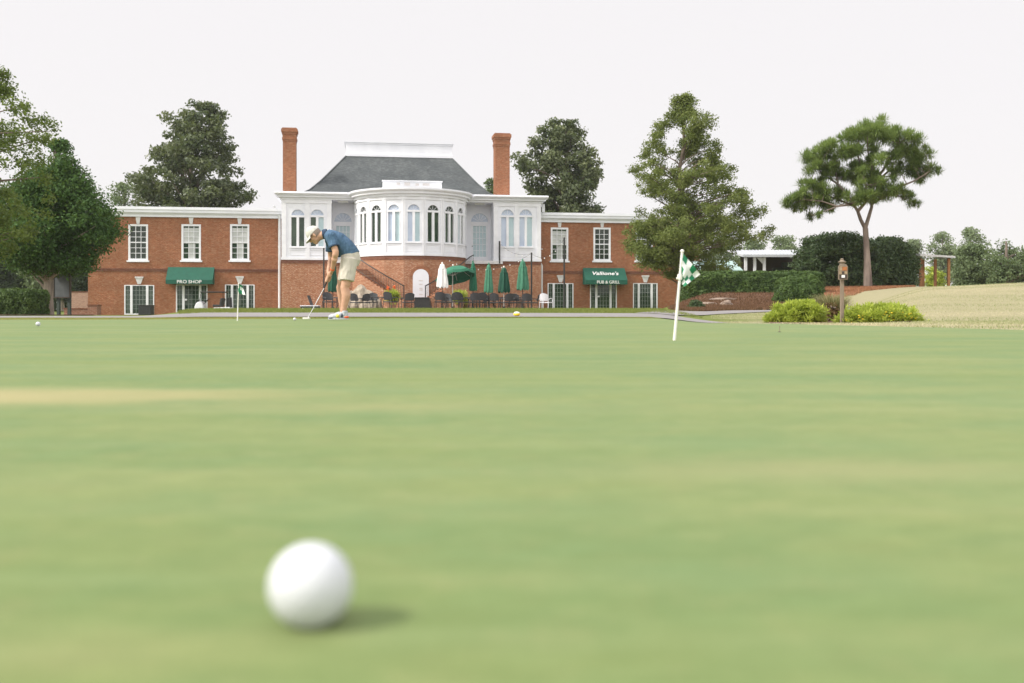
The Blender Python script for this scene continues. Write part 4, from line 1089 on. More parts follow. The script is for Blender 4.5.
# curved cornice in rings (local: axis through (0, -BCW))
def ring_profile(prof, name, mat, n=48, a0=-105, a1=105):
    m = MB(); vs = []; fs = []; k = len(prof)
    for i in range(n + 1):
        an = R(a0 + (a1 - a0) * i / n)
        for r, z in prof: vs.append((r * math.sin(an), -(BCW + r * math.cos(an)), z))
    for i in range(n):
        for j in range(k):
            a = i * k + j; b_ = i * k + (j + 1) % k; fs.append((a, b_, b_ + k, a + k))
    m.add(vs, fs); return m.build(name, mat, house)
Hb = zBe - zBt
ring_profile([(2.0, zBt), (BR + .10, zBt), (BR + .12, zBt + Hb * .28), (BR + .28, zBt + Hb * .34), (BR + .30, zBt + Hb * .58), (BR + .40, zBt + Hb * .66), (BR + .46, zBt + Hb * .80), (BR + .46, zBe), (2.0, zBe + .12)], 'bow_cornice', 'white')
m = MB(); m.lathe((0, -BCW, zBe - .02), [(BR + .3, 0), (2.4, .16), (.2, .28)], 40); m.build('bow_roof', 'slate', house)
p = MB(); uu0 = fu(382.6, 2.6); uu1 = fu(441.6, 2.6); zp1 = fz(180.9, 412, 2.6)
p.box(uu0, uu1, -2.75, -2.45, zBe - .1, zp1 - .07); p.box(uu0 - .05, uu1 + .05, -2.8, -2.4, zp1 - .07, zp1); 
par = p.build('parapet', 'white_trim', house)
rd = random.Random(3)
x = uu0 + .9
while x < uu1 - 1.0:
    ww = rd.uniform(.15, .5); st = MB(); st.box(x, x + ww, -2.756, -2.751, zp1 - .34 + rd.uniform(0, .05), zp1 - .12 - rd.uniform(0, .06)); st.build('weather_stain', 'stain', par); x += ww + rd.uniform(.1, .4)
# arched service door at the foot of the bow
T0 = TF(0.0)
dz0 = fz(297.5, 421, BR); dz1 = fz(269.0, 421, BR); du = fu(421, BR); hw = 16 * 64.3 / F / 2
dr = MB(T0); dr.prism([(du - hw, dz0)] + arch_pts(du - hw, du + hw, dz1 - hw, 14) + [(du + hw, dz0)], .002, .07, lambda q, e: (q[0], e, q[1]))
dr = dr.build('arched_panel_door', 'white', house); dr['label'] = 'white arched panel with small lettering'
nt_ = MB(T0)
for i, (wd, yy) in enumerate(((.26, 280.5), (.22, 284.2), (.20, 288.3), (.22, 290.0), (.24, 294.3))):
    zz = fz(yy, 421, BR); nt_.box(du - wd / 2, du + wd / 2, .072, .078, zz - .035, zz + .035)
nt_.build('faded_writing', 'stain', dr)
ar = MB(T0); o_ = arch_pts(du - hw - .22, du + hw + .22, dz1 - hw, 14); i_ = arch_pts(du - hw - .01, du + hw + .01, dz1 - hw, 14)
for q in range(14):
    ar.prism([o_[q], o_[q + 1], i_[q + 1], i_[q]], .003, .05, lambda v, e: (v[0], e, v[1]))
ar.build('brick_arch', 'brick', dr)

# ---- hip roof with slightly flared eaves
def rect_ring(u0, u1, w0, w1, z): return [(u0, -w0, z), (u1, -w0, z), (u1, -w1, z), (u0, -w1, z)]
wr0 = -.75; wr1 = -6.2
ut0 = fu(346.5, wr1); ut1 = fu(451.5, wr1); ue0 = fu(301, wr0); ue1 = fu(497, wr0)
zr1 = fz(157, 400, wr1); zr0 = zE1 - .02
rings = []
for t, zt_ in ((0, 0), (.18, .11), (.42, .34), (1, 1)):
    rings.append(rect_ring(ue0 + (ut0 - ue0) * t, ue1 + (ut1 - ue1) * t, wr0 + (wr1 - wr0) * t, -15 - (wr1 - wr0) * t * .9, zr0 + (zr1 - zr0) * zt_))
m = MB()
for r0, r1 in zip(rings[:-1], rings[1:]):
    for i in range(4): m.add([r0[i], r0[(i + 1) % 4], r1[(i + 1) % 4], r1[i]], [(0, 1, 2, 3)])
m.add(rings[-1], [(0, 1, 2, 3)])
roof = m.build('roof', 'slate', house)
for i in range(4):
    m = MB(); m.tube([r[i] for r in rings], .07, 6); m.build('hip_ridge', 'slate', roof)
m = MB(); zq = fz(142.5, 400, wr1 + .1)
m.box(ut0 - .05, ut1 + .05, -wr1 - .05, -wr1 + 2.7, zr1 - .05, zq - .18); m.box(ut0 - .09, ut1 + .09, -wr1 - .09, -wr1 + 2.74, zq - .18, zq - .06); m.box(ut0 - .15, ut1 + .15, -wr1 - .15, -wr1 + 2.80, zq - .06, zq)
m.box(ut0 - .12, ut1 + .12, -wr1 - .12, -wr1 + 2.77, zr1 - .03, zr1 + .16)
m.build('roof_lantern', 'white', roof)
# ---- chimneys
def chimney(px0, px1, ytop, w):
    a0 = fu(px0 + .5, w); a1 = fu(px1 - .7, w); c = (a0 + a1) / 2; h = (a1 - a0) / 2; zt = fz(ytop, px0, w); m = MB()
    def bx(g, z0, z1): m.box(c - h - g, c + h + g, -w - h - g, -w + h + g, z0, z1)
    bx(0, zE1 - .6, zt - .95); bx(.02, zt - .95, zt - .82); bx(.05, zt - .82, zt - .68); bx(.02, zt - .68, zt - .45); bx(.06, zt - .45, zt - .30); bx(.11, zt - .30, zt - .08); bx(.04, zt - .08, zt)
    ch = m.build('chimney', 'brick', house)
    for s in (-.2, .2): m2 = MB(); m2.lathe((c + s * h * 2, -w, zt + .001), [(.12, 0), (.14, .06), (.11, .06)], 12); m2.build('chimney_pot', 'brick_dark', ch)
chimney(282.8, 297.0, 128.6, -2.6); chimney(493.8, 509.4, 134.2, -2.6)
# ---- downspouts
def downspout(px, w, ytop, off=0.12, low='white_trim', parent=house):
    T = TW(w); u = fu(px, w); zt = fz(ytop, px, w); m = MB(T)
    m.tube([(u - .35, .35, zt + .25), (u - .2, .3, zt + .05), (u, off, zt - .25), (u, off, .0)], .09, 8)
    for z in (1.2, 2.8, 4.6): m.box(u - .09, u + .09, .0, off + .03, z, z + .05)
    m.build('downspout', low, parent, smooth=True)
downspout(279.6, WWING, 210); downspout(541.2, WWING + .3, 262)
pl = MB(TW(0)); pl.box(uB1 + .15, uB1 + .33, -.5, -.3, ztop, zE0); pl.build('corner_post', 'white_trim', house)

# ---- the two curved stairs with iron rails hugging the bow
def stair(sgn):
    st_ = MB(); n = 17; r0, r1 = BR + .06, BR + 1.2
    A0, A1 = 52, 8; z0, z1 = zF - .68, .95
    def P(r, a, z): 
        an = R(a) * sgn; return (r * math.sin(an), -(BCW + r * math.cos(an)), z)
    def sector(m, a, b, zl, zh):
        vs = [P(r0, a, zl), P(r1, a, zl), P(r1, b, zl), P(r0, b, zl), P(r0, a, zh), P(r1, a, zh), P(r1, b, zh), P(r0, b, zh)]
        m.add(vs, [(0, 3, 2, 1), (4, 5, 6, 7), (0, 1, 5, 4), (1, 2, 6, 5), (2, 3, 7, 6), (3, 0, 4, 7)])
    for i in range(n):
        a = A0 + (A1 - A0) * i / n; b = A0 + (A1 - A0) * (i + 1) / n; z = z0 + (z1 - z0) * (i + .5) / n
        sector(st_, a, b, -.3, z)
    s = st_.build('stair', 'brick_pale', house, cyl=-BCW); s['label'] = 'curved brick stair on the left of the bow' if sgn < 0 else 'curved brick stair on the right of the bow'
    rl = MB(); rr = r1 - .05; top = []
    top.append(P(rr, A0 + 2, z0 + .93))
    for i in range(1, n + 1):
        a = A0 + (A1 - A0) * i / n; z = z0 + (z1 - z0) * i / n; top.append(P(rr, a, z + .93))
    rl.tube(top, .035, 6)
    low_ = [(p[0], p[1], p[2] - .80) for p in top]; rl.tube(low_, .015, 5)
    for i in range(len(top) - 1):
        for t in (0, .5):
            q = [top[i][k] * (1 - t) + top[i + 1][k] * t for k in range(3)]
            rl.tube([(q[0], q[1], q[2] - .84), (q[0], q[1], q[2])], .012, 5)
    e = top[-1]; rl.tube([(e[0], e[1], e[2] + .04), (e[0], e[1], .5)], .04, 6)
    rl.build('iron_railing', 'black_metal', s)
stair(-1); stair(1)
m = MB(TM); pu = fu(499.5, .3); m.box(pu - .05, pu + .05, .25, .35, zF - .2, fz(241, 499.5, .3)); m.build('railing_post', 'black_metal', house)
# ---------------------------------------------------------------- patio furniture
def PX(px, Y): return (px - CX) / F * Y
def make_chair():
    r = thing('patio_chair', 'x', 'chair', (0, 0, 0), 0, 'black wicker chairs on the patio')
    m = MB(); m.box(-.27, .27, -.26, .28, .40, .46); m.build('seat', 'wicker', r, bevel=.02)
    m = MB(); n = 8; vs = []; fs = []
    for i in range(n + 1):      # curved woven back leaning outward
        t = i / n * 2 - 1; x = .27 * t; y = .29 - .09 * t * t
        for zz, lean, th in ((.52, .01, 0), (.96 - .10 * t * t, .10, 0), (.96 - .10 * t * t, .10, .03), (.52, .01, .03)):
            vs.append((x, y + lean + th, zz))
    for i in range(n):
        for j in range(4): a = i * 4 + j; b = i * 4 + (j + 1) % 4; fs.append((a, b, b + 4, a + 4))
    fs += [(0, 1, 2, 3), (n * 4 + 3, n * 4 + 2, n * 4 + 1, n * 4)]
    m.add(vs, fs).build('backrest', 'wicker', r)
    for s in (-1, 1):
        m = MB(); m.tube([(s * .31, .28, .62), (s * .33, .1, .66), (s * .33, -.22, .65), (s * .32, -.27, .60)], .024, 6); m.build('armrest', 'wicker', r, smooth=True)
        m = MB(); m.tube([(s * .29, -.26, .62), (s * .29, -.28, 0)], .018, 6); m.build('leg', 'black_metal', r)
        m = MB(); m.tube([(s * .27, .27, .5), (s * .28, .34, 0)], .018, 6); m.build('leg', 'black_metal', r)
    return r
def make_table():
    r = thing('patio_table', 'x', 'table', (0, 0, 0), 0, 'round black tables on the patio')
    m = MB(); m.lathe((0, 0, .70), [(.50, 0), (.53, .012), (.53, .03), (.50, .04)], 24); m.build('tabletop', 'black_metal', r)
    for k in range(4):
        a = math.pi / 4 + k * math.pi / 2; m = MB()
        m.tube([(.38 * math.cos(a), .38 * math.sin(a), .69), (.30 * math.cos(a), .30 * math.sin(a), .35), (.42 * math.cos(a), .42 * math.sin(a), 0)], .02, 6); m.build('leg', 'black_metal', r, smooth=True)
    return r
tp = make_table(); used = False
tables = [(377, 56.0, 'round black patio table left of the lime flowered planter'), (449, 56.5, 'round black patio table under the open green umbrella'),
          (474, 57.5, 'round black patio table at the first closed green umbrella right of the open one'), (490, 55.5, 'round black patio table at the second closed green umbrella from the left'),
          (504, 57.5, 'round black patio table at the darkest closed green umbrella'), (522, 56.0, 'round black patio table at the rightmost closed umbrella'), (343, 57.5, 'round black patio table partly hidden behind the golfer')]
for px, Y, lab in tables:
    x = PX(px, Y); place_copy(tp, used, (x, Y, gzf(x, Y) + .02), px, lab); used = True
cp = make_chair(); used = False
chairs = [(329.5, 53.5, .2, 'black wicker chair seen in front of the golfer between his hands and the brick wall'), (357, 54.5, 2.9, 'black wicker chair just right of the golfer in front of the rocks'),
          (363, 55.0, 3.5, 'black wicker chair between the rocks and the table left of the planter'), (372, 57.4, .4, 'black wicker chair behind the table left of the planter'),
          (391, 54.5, 3.1, 'black wicker chair with its back in front of the lime flowered planter'), (408, 54.0, 3.25, 'black wicker chair just left of the arched white door'),
          (441, 55.0, 2.6, 'black wicker chair below the closed white umbrella'), (446.5, 58.0, .5, 'black wicker chair behind the closed white umbrella pole'), (455, 54.2, 3.2, 'black wicker chair with its back under the open green umbrella'),
          (466, 56.5, 1.7, 'black wicker chair turned sideways right of the open green umbrella'), (474.5, 54.5, 2.95, 'black wicker chair in front of the first closed green umbrella'), (480.5, 54.8, 3.4, 'black wicker chair between the first two closed green umbrellas'),
          (489, 58.0, .3, 'black wicker chair behind the second closed green umbrella'), (496, 55.0, 2.3, 'black wicker chair between the second and the darkest closed umbrella'), (507, 54.4, 3.15, 'black wicker chair in front of the darkest closed umbrella'),
          (514, 57.5, 1.5, 'black wicker chair between the darkest and the rightmost closed umbrella'), (526.5, 54.2, 3.0, 'black wicker chair with tall back in front of the rightmost closed umbrella'), (533, 56.5, 4.2, 'rightmost black wicker chair beside the black string light pole'), (518, 58.3, .2, 'black wicker chair behind the table of the rightmost umbrella')]
for px, Y, rz, lab in chairs:
    x = PX(px, Y); place_copy(cp, used, (x, Y, gzf(x, Y) + .02), rz + .5 * math.sin(px * 1.7), lab, 1.0 + .05 * math.sin(px)); used = True
# pale chair at the drainpipe
x = PX(546, 58); pc = copy_tree(cp); pc.location = (x, 58, gzf(x, 58) + .02); pc.rotation_euler = (0, 0, 2.7); pc['label'] = 'pale grey chair against the brick beside the right drainpipe'
if 'group' in pc: del pc['group']
for c in kids(pc):
    c.data = c.data.copy(); c.data.materials.clear(); c.data.materials.append(M['white_trim'])
pc.name = 'patio_chair'
# umbrellas
def umb_closed(px, ytop, ybot, wpx, Y, mat, label, polemat='black_metal'):
    x = PX(px, Y); z = gzf(x, Y) + .02; r = thing('closed_umbrella', label, 'umbrella', (x, Y, z), 0, 'patio umbrellas'); hw = wpx / 2 / F * Y
    zt = CAMH + (HZ - ytop) / F * Y - z; zb = CAMH + (HZ - ybot) / F * Y - z
    m = MB(); m.tube([(0, 0, .05), (0, 0, zt - .05)], .024, 8); m.build('pole', polemat, r)
    m = MB(); m.lathe((0, 0, 0), [(.26, 0), (.26, .05), (.08, .09), (.05, .2)], 16); m.build('base', 'black_metal', r)
    n = 32; vs = []; fs = []; H = zt - zb; rg_ = random.Random(int(px))
    prof = [(0, .10), (.03, .36), (.10, .50), (.17, .46), (.22, .62), (.45, .72), (.75, .92), (.92, 1.0), (1.0, .97)]
    for t, rr in prof:
        for k in range(n):
            a = 2 * math.pi * k / n; fold = 1 + .20 * math.cos(8 * a + t * .8) * (t > .12) + .06 * math.sin(3 * a + px)
            rad = hw * rr * fold * (1 if t < .2 else 1)
            vs.append((rad * math.cos(a), rad * math.sin(a), zt - H * t + (.05 * math.cos(8 * a) if t == 1 else 0)))
    for i in range(len(prof) - 1):
        for k in range(n):
            a = i * n + k; b = i * n + (k + 1) % n; fs.append((a, b, b + n, a + n))
    m = MB(); m.add(vs, fs); m.build('canopy', mat, r, smooth=True)
    m = MB(); m.ball((0, 0, zt + .03), .05, 8, 6, (1, 1, 1.4)); m.build('finial', polemat if polemat != 'black_metal' else mat, r, smooth=True)
    m = MB(); t = .19; m.lathe((0, 0, zt - H * .205), [(hw * .66, -.02), (hw * .68, 0), (hw * .66, .02)], 16); m.build('strap', mat, r)
    return r
umb_closed(442.2, 263.8, 287.6, 10.6, 55.0, 'umb_white', 'closed white patio umbrella right of the arched white door')
umb_closed(473.0, 262.2, 290.6, 7.2, 57.0, 'umb_green', 'slimmest closed green umbrella, first one right of the open umbrella')
umb_closed(488.8, 264.4, 292.4, 8.4, 55.5, 'umb_pale', 'closed faded green umbrella, second in the row right of the open one')
umb_closed(503.8, 267.6, 292.4, 11.0, 57.0, 'umb_dark', 'darkest closed green umbrella with a white tip', 'pole_white')
umb_closed(522.6, 260.6, 289.8, 11.2, 56.0, 'umb_pale', 'rightmost closed green umbrella, tallest beside the black pole')
umb_closed(332.8, 260.0, 291.5, 9.0, 56.5, 'umb_dark', 'dark green closed umbrella partly hidden behind the golfer')
def umb_open():
    Y = 56.5; px = 452.6; x = PX(px, Y); z = gzf(x, Y) + .02; r = thing('open_umbrella', 'open dark green patio umbrella tilted down to the left', 'umbrella', (x, Y, z), 0, 'patio umbrellas')
    zt = CAMH + (HZ - 266.0) / F * Y - z; R0 = 1.12; tilt = Matrix.Rotation(R(-13), 3, 'Y') @ Matrix.Rotation(R(-15), 3, 'X')
    m = MB(); m.tube([(0, 0, .05), (0, 0, zt - .5), (.02, 0, zt)], .026, 8); m.build('pole', 'pole_white', r)
    m = MB(); m.lathe((0, 0, 0), [(.28, 0), (.28, .05), (.08, .09), (.05, .2)], 16); m.build('base', 'black_metal', r)
    n = 8; sub = 4; vs = []; fs = []; rows = [(0, 0), (.35, -.12), (.7, -.30), (1.0, -.55)]; K = n * sub
    c = Vector((.02, 0, zt))
    for t, dz in rows:
        for k in range(K):
            a = 2 * math.pi * (k / K); ph = (k % sub) / sub; rr = t * R0 * (1 - .04 * math.sin(math.pi * ph)); sag = -.05 * t * math.sin(math.pi * ph)
            vs.append(tuple(c + tilt @ Vector((rr * math.cos(a), rr * math.sin(a), dz + sag))))
    for k in range(K):
        a = 2 * math.pi * (k / K); ph = (k % sub) / sub; rr = R0 * (1 - .04 * math.sin(math.pi * ph)); vs.append(tuple(c + tilt @ Vector((rr * math.cos(a) * 1.005, rr * math.sin(a) * 1.005, -.55 - .17 - .05 * math.sin(math.pi * ph)))))
    for i in range(4):
        for k in range(K):
            a = i * K + k; b = i * K + (k + 1) % K; fs.append((a, b, b + K, a + K))
    m = MB(); m.add(vs, fs); m.build('canopy', 'umb_green', r, smooth=False)
    for k in range(n):
        a = 2 * math.pi * k / n; m = MB(); e = c + tilt @ Vector((R0 * .97 * math.cos(a), R0 * .97 * math.sin(a), -.56)); q = c + tilt @ Vector((R0 * .6 * math.cos(a), R0 * .6 * math.sin(a), -.27))
        m.tube([tuple(c - Vector((0, 0, .03))), tuple(q), tuple(e)], .012, 5); m.tube([tuple(q), (.01, 0, zt - .55)], .010, 5); m.build('rib', 'pole_white', r)
    m = MB(); m.ball(tuple(c + Vector((0, 0, .05))), .05, 8, 6); m.build('finial', 'pole_white', r, smooth=True)
umb_open()
# string light poles and the cable with bulbs
def pole(px, ytop, Y, label, rad=.045):
    x = PX(px, Y); z = gzf(x, Y); r = MB(); zt = CAMH + (HZ - ytop) / F * Y - z
    r.tube([(0, 0, -.1), (0, 0, zt)], rad, 8); r.box(-.12, .12, -.12, .12, 0, .03); r.lathe((0, 0, zt), [(rad * 1.3, 0), (rad * 1.3, .03), (.01, .07)], 8)
    o = r.build('light_pole', 'black_metal'); o.location = (x, Y, z); tag(o, label, 'pole', 'black poles of the patio string lights'); return Vector((x, Y, z + zt))
p1 = pole(323.8, 249, 58.5, 'black pole behind the head of the golfer carrying string lights')
p2 = pole(531.5, 253.5, 57.0, 'shorter black pole between the rightmost umbrella and the drainpipe')
p3 = pole(564.2, 238.5, 52.5, 'taller black pole in front of the pale curtained window of the right wing')
p4 = l2w(fu(499.5, .3), .3, fz(243, 499.5, .3))
def string(a, b, sag, n):
    pts = [a.lerp(b, i / 24) + Vector((0, 0, -sag * 4 * (i / 24) * (1 - i / 24))) for i in range(25)]
    return pts
r = thing('string_lights', 'thin black cable with small white bulbs strung above the patio umbrellas', 'string lights', tuple(p2))
mb = MB()
pB = l2w(BR * math.sin(R(35)), BCW + BR * math.cos(R(35)), fz(258, 440, 3))
for a, b, sg, n in ((pB, p2, .8, 11), (p4, p2, .35, 6), (p2, p3, .55, 6)):
    pts = [p - p2 for p in string(a, b, sg, n)]
    mb.tube(pts, .008, 4)
    for i in range(n):
        t = (i + .5) / n * 24; k = int(t); q = pts[k].lerp(pts[min(24, k + 1)], t - k); bl = MB(); bl.ball((q.x, q.y, q.z - .06), .030, 8, 6, (1, 1, 1.3)); bl.build('bulb', 'letter', r, smooth=True)
mb.build('cable', 'black_metal', r)
# planters and rocks
def planter(px, Y, ytop, label, seed, wpx=17, orange=True):
    x = PX(px, Y); z = gzf(x, Y) + .02; r = thing('flower_planter', label, 'planter', (x, Y, z)); rg = np.random.default_rng(seed)
    m = MB(); m.lathe((0, 0, 0), [(.20, 0), (.32, .40), (.35, .41), (.35, .47), (.30, .47), (.28, .42)], 20); m.build('pot', 'terracotta', r, smooth=True)
    hw = wpx / 2 / F * Y; zt = CAMH + (HZ - ytop) / F * Y - z
    C = np.array([(rg.uniform(-1, 1) * hw * .7, rg.uniform(-1, 1) * hw * .6, rg.uniform(.5, zt - .25)) for _ in range(26)]); RR = np.full(26, .2)
    V, Fq, tt = leaves(C, RR, 60, .16, 'needle', .8, .7, .9, .2, .35, rg); mesh_np('foliage', V, Fq, 'leaf_lime', r, tt)
    if orange:
        m = MB(); rd = random.Random(seed)
        for fx in (-.2, .16):
            m.tube([(fx * .6, 0, .6), (fx, 0, zt)], .012, 5)
            for q in range(6): m.ball((fx + rd.uniform(-.06, .06), rd.uniform(-.06, .06), zt + rd.uniform(-.10, .12)), .042, 6, 5, (1, 1, 1.3))
        m.build('flowers', 'flower_orange', r, smooth=True)
planter(391.5, 57.5, 288, 'terracotta planter of lime foliage and orange canna blooms left of the arched door', 3)
planter(459, 59.5, 288, 'planter of lime spiky foliage behind the open green umbrella', 5, 20, False)
grass_clump('reddish brown grasses behind the lime planter under the open umbrella', 464, 60.5, 1.1, 300, 9, .5, 'leaf_red', spread=.3)
def rock(px, py, Y, s, label, mat, seed):
    o = at(px, py, Y); z = gzf(o.x, Y); rd = random.Random(seed); bm = bmesh.new(); bmesh.ops.create_icosphere(bm, subdivisions=3, radius=1)
    for v in bm.verts:
        n = mnoise.noise(v.co * 1.3 + Vector((seed, 0, 0))) * .35 + mnoise.noise(v.co * 3.5 + Vector((seed, 5, 0))) * .12
        v.co *= 1 + n; v.co = Vector((v.co.x * s[0], v.co.y * s[1], v.co.z * s[2]))
    me = bpy.data.meshes.new('boulder'); bm.to_mesh(me); bm.free(); me.materials.append(M[mat]); r = bpy.data.objects.new('boulder', me); COL.objects.link(r); r.location = (o.x, o.y, z + s[2] * .55); tag(r, label, 'rock')
rock(361, 300, 60.5, (.75, .5, .95), 'tall tan boulder behind the chairs right of the golfer', 'rock', 1)
rock(371, 302, 60.0, (.60, .45, .62), 'rounded tan boulder left of the lime flowered planter', 'rock', 2)
rock(350, 303, 60.8, (.6, .5, .75), 'tan boulder mostly hidden behind the legs of the golfer', 'rock', 3)
rock(722, 295, 43.5, (.62, .30, .085), 'long flat rock lying on the brown mulch bank', 'rock_dim', 4)
rock(708, 301, 41, (.40, .25, .075), 'small flat rock low on the mulch bank near the cedar', 'rock_dim', 6)
rock(727, 305, 40, (.24, .2, .16), 'small tan stone at the bottom of the mulch bank', 'rock_dim', 7)
# black cloth skirted step under the arched panel
o = l2w(fu(422.5, 5.4), 5.4, 0); z = gzf(o.x, o.y); m = MB()
hw0 = 9.8 / F * o.y; hw1 = 7.0 / F * o.y; h = CAMH + (HZ - 297.3) / F * o.y - z
m.prism([(-hw1 - .05, 0), (hw0, 0), (hw1, h), (-hw1, h)], -.5, .4, lambda q, y: (q[0], y, q[1]))
m.tube([(-hw1 - .02, -.52, h - .06), (hw1 + .02, -.52, h - .06)], .02, 6)
b_ = m.build('draped_stand', 'black_metal', bevel=.03); b_.location = (o.x, o.y, z); tag(b_, 'black draped stand with a slanted side below the white arched panel', 'stand')

# ---------------------------------------------------------------- golf cart, bin, low cart
def wheel(parent, x, y, r=.23, w=.2):
    m = MB(); m.lathe((x, y, r), [(r * .55, -w / 2), (r * .95, -w / 2), (r, -w * .3), (r, w * .3), (r * .95, w / 2), (r * .55, w / 2)], 24, (0, 1, 0)); t = m.build('wheel', 'black_metal', parent, smooth=True)
    m = MB(); m.lathe((x, y, r), [(r * .54, -w / 2 - .004), (r * .5, -w / 2 - .012), (r * .1, -w / 2 - .02), (r * .1, w / 2 + .02), (r * .5, w / 2 + .012), (r * .54, w / 2 + .004)], 20, (0, 1, 0)); m.build('rim', 'steel', t, smooth=True)
def golf_cart():
    Y = 62.0; x = PX(215, Y); z = gzf(x, Y); r = thing('golf_cart', 'white golf cart with a flat black roof parked beside the left awning', 'golf cart', (x, Y, z), R(4))
    m = MB()   # front at -x
    m.prism([(-1.12, .30), (-1.14, .55), (-1.02, .82), (-.82, .92), (-.66, .80), (-.60, .36), (-.25, .32), (0, .36), (.02, .52), (.95, .56), (1.08, .48), (1.08, .34), (.6, .30)], -.52, .52, lambda q, y: (q[0], y, q[1]))
    m.build('body', 'white', r, bevel=.03)
    m = MB(); m.box(-.62, .05, -.48, .48, .295, .33); m.build('floor_mat', 'black_metal', r)
    m = MB(); m.cbox((.22, 0, .64), (.5, .98, .14)); m.cbox((.46, 0, .90), (.12, .98, .42), Matrix.Rotation(R(10), 3, 'Y')); m.build('seat', 'wicker', r, bevel=.03)
    zt = CAMH + (HZ - 291.6) / F * Y - z
    m = MB(); m.box(-.78, .72, -.56, .56, zt - .07, zt); m.build('roof', 'black_metal', r, bevel=.03)
    for s in (-1, 1):
        m = MB(); m.tube([(-.86, s * .5, .85), (-.72, s * .5, zt - .06)], .02, 6); m.build('roof_post', 'black_metal', r)
        m = MB(); m.tube([(.60, s * .5, .55), (.60, s * .5, zt - .06)], .02, 6); m.build('roof_post', 'black_metal', r)
        for xx in (-.82, .72): wheel(r, xx, s * .5)
    m = MB(); m.add([(-.86, -.49, .86), (-.86, .49, .86), (-.735, .49, zt - .08), (-.735, -.49, zt - .08), (-.85, -.49, .86), (-.85, .49, .86), (-.725, .49, zt - .08), (-.725, -.49, zt - .08)], [(0, 1, 2, 3), (7, 6, 5, 4), (0, 1, 5, 4), (2, 3, 7, 6), (1, 2, 6, 5), (3, 0, 4, 7)]); m.build('windscreen', 'clear', r)
    m = MB(); m.tube([(-.68, -.25, .70), (-.40, -.25, .98)], .02, 6)
    pts = [Vector((-.38, -.25, 1.0)) + Matrix.Rotation(R(-45), 3, 'Y') @ Vector((.16 * math.cos(a), .16 * math.sin(a), 0)) for a in np.linspace(0, 2 * math.pi, 17)]
    m.tube(pts, .016, 6); m.build('steering_wheel', 'black_metal', r, smooth=True)
    m = MB(); m.tube([(.92, -.2, .5), (.86, -.2, 1.12)], [.11, .13], 12); m.tube([(.92, .2, .5), (.86, .2, 1.15)], [.11, .13], 12)
    m.build('bag_well', 'wicker', r, smooth=True)
    m = MB()
    for yy in (-.2, .2): m.lathe((-1.09, yy * 1.6, .66), [(.06, 0), (.065, .02), (.05, .035)], 12, (-1, 0, .3))
    m.build('headlights', 'letter', r)
m_, nt_c, p_, out_ = new_mat('clear_screen'); p_.inputs['Base Color'].default_value = (.8, .85, .85, 1); p_.inputs['Roughness'].default_value = .03; p_.inputs['Transmission Weight'].default_value = 1.0; p_.inputs['IOR'].default_value = 1.05
vv = coords(nt_c); bump(nt_c, p_, noise_out(nt_c, vv, 2.0), .02, .02); M['clear'] = m_
golf_cart()
Y = 60.5; x = PX(146.5, Y); z = gzf(x, Y); r = thing('slatted_bin', 'black slatted bin standing in front of the leftmost glazed door', 'bin', (x, Y, z)); h = CAMH + (HZ - 305) / F * Y - z
m = MB(); m.box(-.36, .36, -.3, .3, .03, h - .05); m.build('body', 'black_metal', r, bevel=.02)
m = MB()
for i in range(7): m.box(-.37 + i * .108, -.37 + i * .108 + .075, -.325, -.303, .06, h - .08)
for i in range(4): m.box(-.385, .385, -.34, -.327, .1 + i * .15, .13 + i * .15)
m.build('slats', 'wicker', r)
m = MB(); m.box(-.40, .40, -.35, .35, h - .05, h); m.build('lid', 'black_metal', r, bevel=.015)
# low flat cart left of the golfer's legs
Y = 58.0; x = PX(308.5, Y); z = gzf(x, Y); r = thing('utility_cart', 'low dark cart with white top edge and tilted seat back behind the putter shaft', 'cart', (x, Y, z))
m = MB(); m.box(-.40, .62, -.4, .4, .0 + .1, .235); m.build('body', 'dark_green', r, bevel=.03)
m = MB(); m.box(-.42, .64, -.42, .42, .24, .285); m.build('tray_edge', 'white', r, bevel=.01)
m = MB(); m.cbox((.10, 0, .58), (.07, .6, .62), Matrix.Rotation(R(-20), 3, 'Y')); m.build('seat_back', 'wicker', r, bevel=.02)
for xx in (-.25, .45):
    for s in (-1, 1): wheel(r, xx, s * .36, .1, .08)

# ---------------------------------------------------------------- left: notice board, brick walls
Y = 47.0; x = PX(62.5, Y); z = gzf(x, Y); r = thing('notice_board', 'dark grey notice board on two posts standing right of the juniper trunk', 'notice board', (x, Y, z), R(-12))
zb = CAMH + (HZ - 297) / F * Y - z; zt = CAMH + (HZ - 273) / F * Y - z; hw = 8.4 / F * Y
m = MB(); m.box(-hw, hw, -.05, .03, zb, zt); m.build('board', 'grey_board', r, bevel=.01)
m = MB(); t = .05
m.box(-hw - t, -hw - .002, -.07, .05, zb - t, zt + t); m.box(hw + .002, hw + t, -.07, .05, zb - t, zt + t); m.box(-hw, hw, -.07, .05, zb - t, zb - .002); m.box(-hw, hw, -.07, .05, zt + .002, zt + t); m.build('frame', 'dark_brown', r)
for s in (-1, 1):
    m = MB(); m.box(s * hw * .72 - .07, s * hw * .72 + .07, .055, .17, -.2, zt); m.build('post', 'dark_green', r)
m = MB(); m.prism([(-.35, zt + .06), (0, zt + .28), (.45, zt + .06), (.45, zt + .10), (0, zt + .33), (-.35, zt + .10)], -hw - .2, hw + .2, lambda q, s: (s, q[0], q[1])); m.build('roof', 'dark_brown', r)
